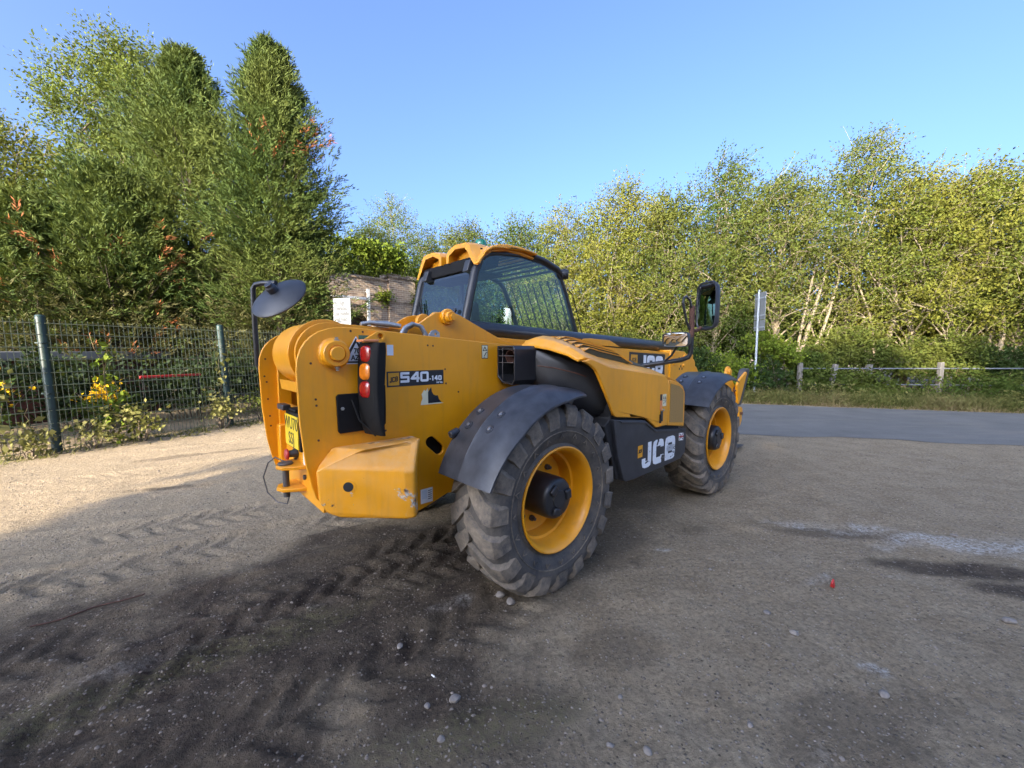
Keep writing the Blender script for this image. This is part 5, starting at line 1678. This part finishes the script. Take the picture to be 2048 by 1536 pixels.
MB().tube([(1.668, -1.205, 1.81), (1.74, -1.20, 1.80), (1.84, -1.20, 1.815), (1.91, -1.20, 1.86)], .016, 10).build('mirror_stay', 'rust', T)
def mirror(name, c, W, H, rot, tilt, bulge=.05):
    hed = bpy.data.objects.new(name, None); hed.empty_display_size = .1; col.objects.link(hed); hed.parent = T
    hed.location = c; hed.rotation_euler = (0, tilt, rot)
    # glass looks to local -x
    def rr(s, x): 
        out = []
        for k in range(28):
            a = 2 * math.pi * k / 28
            out.append((x, W / 2 * s * math.copysign(abs(math.cos(a)) ** .42, math.cos(a)), H / 2 * s * math.copysign(abs(math.sin(a)) ** .42, math.sin(a))))
        return out
    MB().loft([rr(.93, .004), rr(.95, -.008), rr(1, -.008), rr(1.03, .012), rr(.95, .05), rr(.6, .05 + bulge * .6), rr(.1, .05 + bulge)]).build('mirror_shell', 'black_plastic', hed, smooth=40)
    MB().loft([rr(.93, -.0005), rr(.6, -.004), rr(.05, -.006)]).build('mirror_face', 'mirror', hed, smooth=60)
    return hed
cam_t = Vector((-1.9886, -2.7706, 1.6102))
mirror('large_mirror', (1.845, -1.255, 2.03), .225, .43, R(-22), R(0))
mirror('small_mirror', (1.43, -1.17, 1.715), .235, .125, R(-2), R(-7))
MB().tube([(1.47, -1.17, 1.66), (1.52, -1.10, 1.58), (1.53, -1.02, 1.515)], .010, 8).build('mirror_stay', 'black_paint', T)

# ---- convex mirror at the rear left -----------------------------
MB().tube([(-1.32, .475, 1.36), (-1.35, .50, 1.43), (-1.385, .515, 1.52), (-1.388, .515, 1.95), (-1.388, .51, 2.045), (-1.375, .49, 2.072), (-1.34, .44, 2.080), (-1.28, .36, 2.078)], .0165, 12).build('rear_mirror_pole', 'black_paint', T)
vdir = (cam_t - Vector((-1.30, .33, 2.02))).normalized()
rgt = Vector((0, 0, 1)).cross(vdir).normalized(); upv = vdir.cross(rgt)
nrm = (vdir * .42 + (rgt * -.59 + upv * .80) * .91).normalized()
mc = Vector((-1.285, .31, 1.985))
rm = MB().lathe([(.172, -.028), (.188, -.024), (.191, -.015), (.184, -.008), (.172, -.002), (.12, .024), (.06, .036), (.03, .040), (.001, .040)], mc, nrm, 40).build('rear_mirror', 'black_plastic', T, smooth=40)
MB().lathe([(.170, -.0285), (.09, -.032), (.001, -.033)], mc, nrm, 32).build('mirror_face', 'mirror', rm)
MB().lathe([(.034, .035), (.034, .075), (.026, .085), (.026, .10), (.001, .10)], mc, nrm, 16).build('mirror_clamp', 'black_plastic', rm, bevel=.003)

# ---- cab --------------------------------------------------------
CY0, CY1 = .13, 1.10
SIDEW = [(.03, 1.15), (.165, 1.93), (.262, 2.33), (.330, 2.455), (.40, 2.505), (.50, 2.530), (.83, 2.560), (1.15, 2.535), (1.36, 2.478), (1.44, 2.41), (1.54, 2.22), (1.70, 1.87), (1.86, 1.40), (1.88, 1.15)]
cab = MB().prism([(.03, .75), (.03, 1.15), (1.88, 1.15), (1.9, .75)], CY0, CY1, 'y').build('cab_body', 'black_paint', T, bevel=.02)
MB().tube([(x, CY0 + .02, z) for x, z in SIDEW], [.040] * 3 + [.034] * 3 + [.030] * 8, 10).build('cab_pillar', 'black_paint', T)
MB().tube([(x, CY1 - .02, z) for x, z in SIDEW], [.040] * 3 + [.034] * 3 + [.030] * 8, 10).build('cab_pillar', 'black_paint', T)
MB().prism([(.05, 1.16), (.185, 1.95), (.28, 2.33), (.345, 2.44), (.42, 2.485), (.51, 2.508), (.83, 2.535), (1.14, 2.51), (1.34, 2.455), (1.41, 2.40), (1.51, 2.21), (1.67, 1.86), (1.83, 1.40), (1.85, 1.16)], CY0 - .002, CY0 + .004, 'y').build('side_window', 'glass', T)
# left side: door frame posts and glass
for a, b, r in (((.90, 1.15), (.78, 2.53), .030), ((.62, 1.15), (.50, 2.0), .016)):
    MB().tube([(a[0], CY1 - .03, a[1]), ((a[0] + b[0]) / 2 - .05, CY1 - .03, (a[1] + b[1]) / 2), (b[0], CY1 - .03, b[1])], r, 8).build('door_frame', 'black_paint', T)
MB().prism([(.05, 1.16), (.185, 1.95), (.28, 2.33), (.42, 2.485), (.83, 2.535), (1.34, 2.455), (1.51, 2.21), (1.83, 1.40), (1.85, 1.16)], CY1 - .024, CY1 - .019, 'y').build('side_window', 'glass_clear', T)
# windscreen with vertical guard bars
MB().loft([[(1.86, CY0 + .05, 1.16), (1.86, CY1 - .05, 1.16)], [(1.70, CY0 + .05, 1.87), (1.70, CY1 - .05, 1.87)], [(1.44, CY0 + .05, 2.41), (1.44, CY1 - .05, 2.41)]], cap=False, wrap=False).build('windscreen', 'glass_clear', T)
for k in range(7):
    y = CY0 + .13 + k * .12
    MB().tube([(1.90, y, 1.16), (1.74, y, 1.87), (1.48, y, 2.42)], .008, 6).build('guard_bar', 'black_paint', T)
# rear screen, wiper
def rq(t, y): 
    z = 1.16 + (2.34 - 1.16) * t
    x = float(np.interp(z, [1.15, 1.93, 2.33], [.03, .165, .262]))
    return (x - .004, y, z)
MB().loft([[rq(0, CY0 + .055), rq(0, CY1 - .055)], [rq(.66, CY0 + .055), rq(.66, CY1 - .055)], [rq(1, CY0 + .055), rq(1, CY1 - .055)]], cap=False, wrap=False).build('rear_window', 'glass_rear', T)
MB().tube([(.14, .86, 1.93), (.155, .92, 2.02), (.170, .98, 2.12)], .010, 6).build('rear_wiper', 'black_matt', T)
MB().tube([(.11, .80, 1.86), (.185, .96, 2.16)], .006, 5).build('wiper_blade', 'black_matt', T)
MB().lathe([(.020, 0), (.020, .018), (.001, .02)], (.155, .30, 1.985), (-1, 0, .2), 12).build('window_stop', 'black_plastic', T)
# cab interior
seat = MB().prism([(.48, 1.20), (.42, 1.75), (.40, 2.08), (.50, 2.10), (.56, 1.72), (.62, 1.42), (1.05, 1.42), (1.07, 1.30), (.6, 1.20)], .40, .84, 'y').build('seat', 'seat', T, bevel=.04)
MB().tube([(1.55, .62, 1.16), (1.38, .62, 1.62)], .04, 10).build('steering_column', 'black_matt', T)
st_c = Vector((1.36, .62, 1.66)); st_a = Vector((-.45, 0, .9)).normalized()
MB().lathe([(.185, -.014), (.200, 0), (.185, .014), (.172, 0)], st_c, st_a, 28, closed=True).build('steering_wheel', 'black_matt', T)
# roof
MB().prism([(.27, 2.36), (.27, 2.47), (.40, 2.52), (.40, 2.36)], CY0 + .02, CY1 - .02, 'y').build('roof_rear_bar', 'black_matt', T, bevel=.01)
MB().box((.30, CY0 + .04, 2.33), (.62, CY1 - .04, 2.36)).build('headlining', 'seat', T, bevel=.01)
for y in (.22, .93):
    MB().prism([(.20, 2.33), (.235, 2.44), (.30, 2.44), (.30, 2.33)], y - .04, y + .04, 'y').build('work_lamp_bracket', 'black_plastic', T, bevel=.008)
for k in range(8):
    x = .66 + k * .095
    z = float(np.interp(x, [s[0] for s in SIDEW[3:10]], [s[1] for s in SIDEW[3:10]])) - .01
    MB().box((x - .014, CY0 + .03, z - .012), (x + .014, CY1 - .03, z + .012)).build('roof_bar', 'black_paint', T, bevel=.004)
MB().loft([[(x, CY0 + .05, float(np.interp(x, [s[0] for s in SIDEW[3:10]], [s[1] for s in SIDEW[3:10]])) + .008), (x, CY1 - .05, float(np.interp(x, [s[0] for s in SIDEW[3:10]], [s[1] for s in SIDEW[3:10]])) + .008)] for x in np.linspace(.6, 1.40, 8)], cap=False, wrap=False).build('roof_window', 'glass_clear', T)
def pod(y0, y1, flip):
    """raised yellow lamp hood: an arch open to the rear"""
    def Y(t): return y0 + (y1 - y0) * (t if not flip else 1 - t)
    outer = [(0, 2.375), (.10, 2.445), (.26, 2.575), (.34, 2.602), (.70, 2.612), (.93, 2.575), (1.0, 2.54), (1.0, 2.46)]
    inner = [(.93, 2.46), (.915, 2.525), (.70, 2.572), (.40, 2.562), (.33, 2.53), (.18, 2.43), (.10, 2.385)]
    def ring(x, dz, k=1.0):
        zm = float(np.interp(x, [q[0] for q in SIDEW], [q[1] for q in SIDEW])) + .012 if x > .25 else 0
        return [(x, Y(t), max(2.42 + (z - 2.42) * k + dz, zm + .0004 * i)) for i, (t, z) in enumerate(outer + inner)]
    mb = MB()
    rings = [ring(.245, 0), ring(.33, .012), ring(.42, .016), ring(.62, .008, .95)]
    n = len(outer) + len(inner)
    v = [p for r in rings for p in r]; f = []
    for i in range(3):
        for k in range(n):
            k2 = (k + 1) % n
            f.append((i * n + k, i * n + k2, (i + 1) * n + k2, (i + 1) * n + k))
    for e in (0, 3):   # end faces, as strips between the outer and inner outline
        o_ = e * n; no, ni = len(outer), len(inner)
        for k in range(no - 1):
            j = min(k, ni - 1); j2 = min(k + 1, ni - 1)
            a = o_ + k; b = o_ + k + 1; c = o_ + n - 1 - j2; d = o_ + n - 1 - j
            f.append((a, b, c, d) if c != d else (a, b, c))
    mb.add(v, f)
    mb.build('roof_hood', 'yellow_bonnet', T, bevel=.008, smooth=35)
    yy = sorted((Y(.2), Y(.92)))
    MB().box((.36, yy[0], 2.42), (.58, yy[1], 2.565)).build('work_lamp', 'black_matt', T, bevel=.01)
pod(.085, .575, False)
pod(.665, 1.150, True)
RO = [(.50, 2.575), (.60, 2.606), (.80, 2.608), (.95, 2.598), (1.0, 2.575), (.83, 2.562), (.55, 2.545)]
top = []
for x, z in ((.30, 2.50), (.42, 2.575), (.60, 2.612), (.80, 2.608), (.98, 2.592)):
    top.append([(x, CY0 - .03, z - .045), (x, CY0 + .02, z), (x, .40, z + .030), (x, .83, z + .030), (x, CY1 - .02, z), (x, CY1 + .03, z - .045), (x, CY1, z - .06), (x, CY0, z - .06)])
top[0] = [(.345, CY0 - .01, 2.49), (.345, CY0 + .03, 2.53), (.345, .40, 2.56), (.345, .83, 2.56), (.345, CY1 - .03, 2.53), (.345, CY1 + .01, 2.49), (.345, CY1, 2.47), (.345, CY0, 2.47)]
MB().loft(top).build('roof_panel', 'yellow_bonnet', T, bevel=.006, smooth=35)
MB().prism([(.232, 2.385), (.270, 2.385), (.300, 2.44), (.345, 2.502), (.42, 2.545), (.52, 2.565), (.83, 2.592), (1.0, 2.575), (1.0, 2.600), (.8, 2.618), (.6, 2.616), (.50, 2.600), (.40, 2.565), (.33, 2.515), (.28, 2.45)], CY0 - .055, CY0 + .01, 'y').build('roof_edge', 'yellow_bonnet', T, bevel=.010, smooth=35)
MB().tube([(.985, CY0 - .01, 2.575), (1.15, CY0 - .01, 2.556), (1.36, CY0 - .01, 2.50), (1.46, CY0 - .01, 2.43)], .026, 10).build('roof_edge', 'black_plastic', T)
MB().tube([(.74, .66, 2.60), (.74, .66, 2.689)], .04, 14).build('beacon_stem', 'black_plastic', T)
MB().lathe([(.05, 0), (.062, .012), (.058, .03), (.001, .03)], (.74, .66, 2.690), (0, 0, 1), 20).build('beacon_base', 'black_plastic', T)
MB().lathe([(.062, .03), (.064, .05), (.060, .085), (.045, .105), (.001, .108)], (.74, .66, 2.690), (0, 0, 1), 24).build('beacon', 'green_lens', T, smooth=50)
MB().lathe([(.03, -.05), (.052, -.04), (.058, 0), (.052, .03), (.001, .04)], (1.47, CY0 - .02, 2.455), (.8, -.6, .1), 18).build('front_work_lamp', 'black_plastic', T)
MB().tube([(1.50, CY0 - .03, 2.30), (1.60, CY0 - .03, 2.24), (1.66, CY0 - .03, 2.10), (1.80, CY0 - .02, 1.80)], .006, 6).build('aerial_cable', 'black_matt', T)
MB().tube([(.44, .36, 2.635), (.46, .60, 2.630), (.48, .74, 2.60)], .012, 8).build('roof_pipe', 'black_plastic', T)
MB().box((.52, .57, 2.585), (.62, .68, 2.615)).build('roof_lamp', 'red', T, bevel=.008)

# ---- boom head and carriage at the front ------------------------
hd = MB().prism([(3.9, 1.50), (4.25, 1.38), (4.55, 1.10), (4.62, .72), (4.45, .62), (4.25, .95), (3.9, 1.12)], -.20, .06, 'y').build('boom_head', 'yellow', T, bevel=.02)
for y0, y1 in ((-.56, -.525), (.385, .42)):
    MB().prism([(4.46, 1.35), (4.50, 1.385), (4.56, 1.39), (4.61, 1.36), (4.72, 1.16), (4.86, 1.06), (4.86, .70), (4.74, .66), (4.60, .80), (4.46, 1.10), (4.43, 1.26)], y0, y1, 'y').build('carriage_plate', 'yellow', T, bevel=.006)
    MB().prism([(4.735, 1.10), (4.80, 1.16), (5.12, 1.29), (5.16, 1.27), (4.86, .80), (4.80, .80)], y0 - .065, y1 - .065, 'y').build('carriage_plate', 'yellow', T, bevel=.006)
for z0, z1 in ((.72, .84), (1.04, 1.16)):
    MB().box((4.62, -.524, z0), (4.70, .384, z1)).build('carriage_beam', 'yellow', T, bevel=.008)
MB().lathe([(.060, 0), (.060, .018), (.042, .02), (.040, .034), (.001, .036)], (4.53, -.56, 1.305), (0, -1, 0), 20).build('carriage_pin', 'yellow', T)
MB().lathe([(.050, -.02), (.050, .05), (.001, .055)], (4.80, -.555, 1.02), (0, -1, 0), 16).build('carriage_pin', 'rust', T)
MB().prism([(5.125, 1.30), (5.16, 1.325), (5.32, 1.34), (5.36, 1.315), (5.02, .76), (4.84, .76)], -.60, -.505, 'y').build('attachment_plate', 'worn_steel', T, bevel=.008)
MB().prism([(4.86, .72), (4.98, .74), (5.04, .70), (5.02, .52), (4.95, .44), (4.88, .42)], -.62, -.56, 'y').build('latch_hook', 'yellow', T, bevel=.008)
MB().lathe([(.022, -.01), (.022, .03), (.001, .032)], (4.95, -.62, .64), (0, -1, 0), 10).build('latch_bolt', 'rust', T)
MB().tube([(4.86, -.57, .75), (4.85, -.575, .40), (4.82, -.575, .12)], .018, 8).build('carriage_rod', 'rust', T)
MB().prism([(4.62, .03), (4.62, .07), (5.15, .075), (5.38, .055)], -.57, -.44, 'y').build('fork_tine', 'worn_steel', T, bevel=.004)
MB().prism([(4.60, .03), (4.60, .95), (4.66, .95), (4.66, .03)], -.57, -.44, 'y').build('fork_shank', 'worn_steel', T, bevel=.004)
# boom side decal
bz = lambda x: bt(x) - .045
MB().prism([(2.20, bz(2.2)), (3.08, bz(3.08)), (3.08, bz(3.08) - .29), (2.20, bz(2.2) - .29)], -.2662, -.2654, 'y').build('boom_decal', 'ink', boom)
MB().prism([(2.235, bz(2.2) - .03), (2.385, bz(2.2) - .035), (2.385, bz(2.2) - .16), (2.235, bz(2.2) - .155)], -.2672, -.2663, 'y').build('badge', 'decal_yellow', boom)
mb = MB(); letters(mb, 'JCB', 2.248, bz(2.2) - .115, .033, .045, .009, .008, lambda u, v, t: (u, -.2674 - t, v)); mb.build('logo', 'ink', boom, smooth=0)
mb = MB(); letters(mb, 'JCB', 0, 0, .195, .235, .062, .022, lambda u, v, t: (2.435 + u, -.2664 - t, bz(2.435 + u) - .262 + v)); mb.build('lettering', 'white', boom, smooth=0)

# ================================================================== SMALL THINGS ON THE GROUND
def gz_(x, y): return float(ground_h(np.array([[x]]), np.array([[y]]))[0, 0])
def stone_mesh(seed, r, flat=.7):
    bm = bmesh.new(); bmesh.ops.create_icosphere(bm, subdivisions=2, radius=r)
    rr_ = random.Random(seed)
    ax_ = [Vector((rr_.gauss(0, 1), rr_.gauss(0, 1), rr_.gauss(0, 1))).normalized() for _ in range(7)]
    for v in bm.verts:
        for a in ax_:
            d = v.co.dot(a) - r * .72
            if d > 0: v.co -= a * d * .9
        v.co.z *= flat; v.co.x *= 1.25
    me = bpy.data.meshes.new('stone'); bm.to_mesh(me); bm.free()
    me.materials.append(M['stone']); me.shade_smooth(); me.set_sharp_from_angle(angle=R(30))
    return me
def G(px, py):
    a = (px - 1024) / 801.3; b = -(py - 768) / 801.3
    c, s = math.cos(.0803), math.sin(.0803)
    dz = -s + b * c; dy = c + b * s
    t = -1.6102 / dz
    return a * t, dy * t
SL_ = [(1000, 1192, .028, 'grey stone on the ground in front of the rear tyre'), (1022, 1206, .030, 'rounder grey stone just right of the one before the rear tyre'), (1534, 1224, .020, 'pale pebble on the open yard below the red scrap'), (1588, 1266, .022, 'flat stone right of the middle of the yard'),
       (1767, 1389, .022, 'flat stone under the white splash'), (1294, 1500, .018, 'pale pebble at the bottom of the yard'), (910, 1403, .024, 'dark stone near the white cigarette end'), (854, 1416, .014, 'small pale pebble below the cigarette end'),
       (1240, 1391, .013, 'small pale pebble in the middle foreground'), (882, 1483, .015, 'pale pebble at the bottom left of the yard'), (1500, 1450, .014, 'pale pebble below the middle of the yard'), (1220, 1487, .013, 'tiny pale pebble left of the bottom pebble'),
       (1908, 1072, .026, 'white dusted stone in the chalky patch'), (2018, 1244, .030, 'pale stone beside the dark stain'), (800, 1294, .018, 'stone lying in the dark soil'), (1420, 1141, .013, 'pebble on the smooth part of the yard')]
for i, (px, py, r, lab) in enumerate(SL_):
    x, y = G(px, py)
    o = link('stone', stone_mesh(40 + i, r))
    o.location = (x, y, gz_(x, y) + r * .35); o.rotation_euler = (0, 0, i * 1.7)
    tag(o, lab, 'stone', 'loose stones on the yard')
# countless small gravel
g = np.random.default_rng(5)
n = 30000
Y = 1.0 + 9 * g.random(n) ** 1.8
X = (g.random(n) * 2 - 1) * (1.45 * Y + .3)
keep = g.random(n) < (.35 + .65 * sstep(.40, .62, fbm(X, Y, 1.2, 3, 3)))
X, Y = X[keep], Y[keep]; n = len(X)
rad = .0026 + .009 * g.random(n) ** 7 + .0009 * Y
Z = ground_h(X[None], Y[None])[0]
B0 = np.array([(1, 0, 0), (.3, .95, 0), (-.8, .6, 0), (-.8, -.6, 0), (.3, -.95, 0), (.05, .0, .72)])
V = B0[None] * rad[:, None, None] * g.uniform(.7, 1.3, (n, 6, 3))
th = g.random(n) * 6.28
c_, s_ = np.cos(th)[:, None], np.sin(th)[:, None]
V = np.stack([V[..., 0] * c_ - V[..., 1] * s_ + X[:, None], V[..., 0] * s_ + V[..., 1] * c_ + Y[:, None], V[..., 2] + Z[:, None] - rad[:, None] * .22], -1)
Fq = np.array([(0, 1, 5), (1, 2, 5), (2, 3, 5), (3, 4, 5), (4, 0, 5)])
F = (np.arange(n)[:, None, None] * 6 + Fq[None]).reshape(-1, 3)
mg = NT('gravel')
rn = mg.n('NewGeometry').outputs['Random Per Island']
mg.bsdf(Base_Color=mg.mix(rn, (.085, .067, .050), (.31, .255, .20)), Roughness=.9)
M['gravel'] = mg.m
link('gravel', fast_mesh('gravel', V.reshape(-1, 3), F, ['gravel']), kind='stuff')
# red scrap, cigarette end, rusty wire
x, y = G(1665, 1173)
rs = thing('plastic_scrap', 'small red plastic scrap on the open grey yard', 'litter', (x, y, gz_(x, y)), .6)
MB().loft([[(-.012, -.012, .002), (.014, -.010, .002), (.012, .010, .004), (-.010, .012, .004)], [(-.016, -.006, .03), (.010, -.008, .034), (.012, .006, .03), (-.012, .008, .036)], [(.004, -.004, .058), (.016, -.004, .05), (.016, .004, .052), (.006, .004, .06)]]).build('scrap', 'red', rs, bevel=.002)
x, y = G(868, 1361)
cg = thing('cigarette_end', 'white cigarette end lying in the dark soil', 'litter', (x, y, gz_(x, y) + .006), -.7)
MB().tube([(-.018, 0, .0), (.006, 0, .001)], .0038, 8).build('paper', 'white_paint', cg)
MB().tube([(.0062, 0, .001), (.018, 0, .001)], .0038, 8).build('filter', 'concrete', cg)
wp = [G(60, 1256), G(130, 1238), G(190, 1216), G(250, 1202), G(290, 1192)]
o = MB().tube([(a, b, gz_(a, b) + .006) for a, b in smooth_path(wp, 5)], .004, 6).build('rusty_wire', 'rust')
tag(o, 'thin rusty wire lying on the dark soil', 'wire')
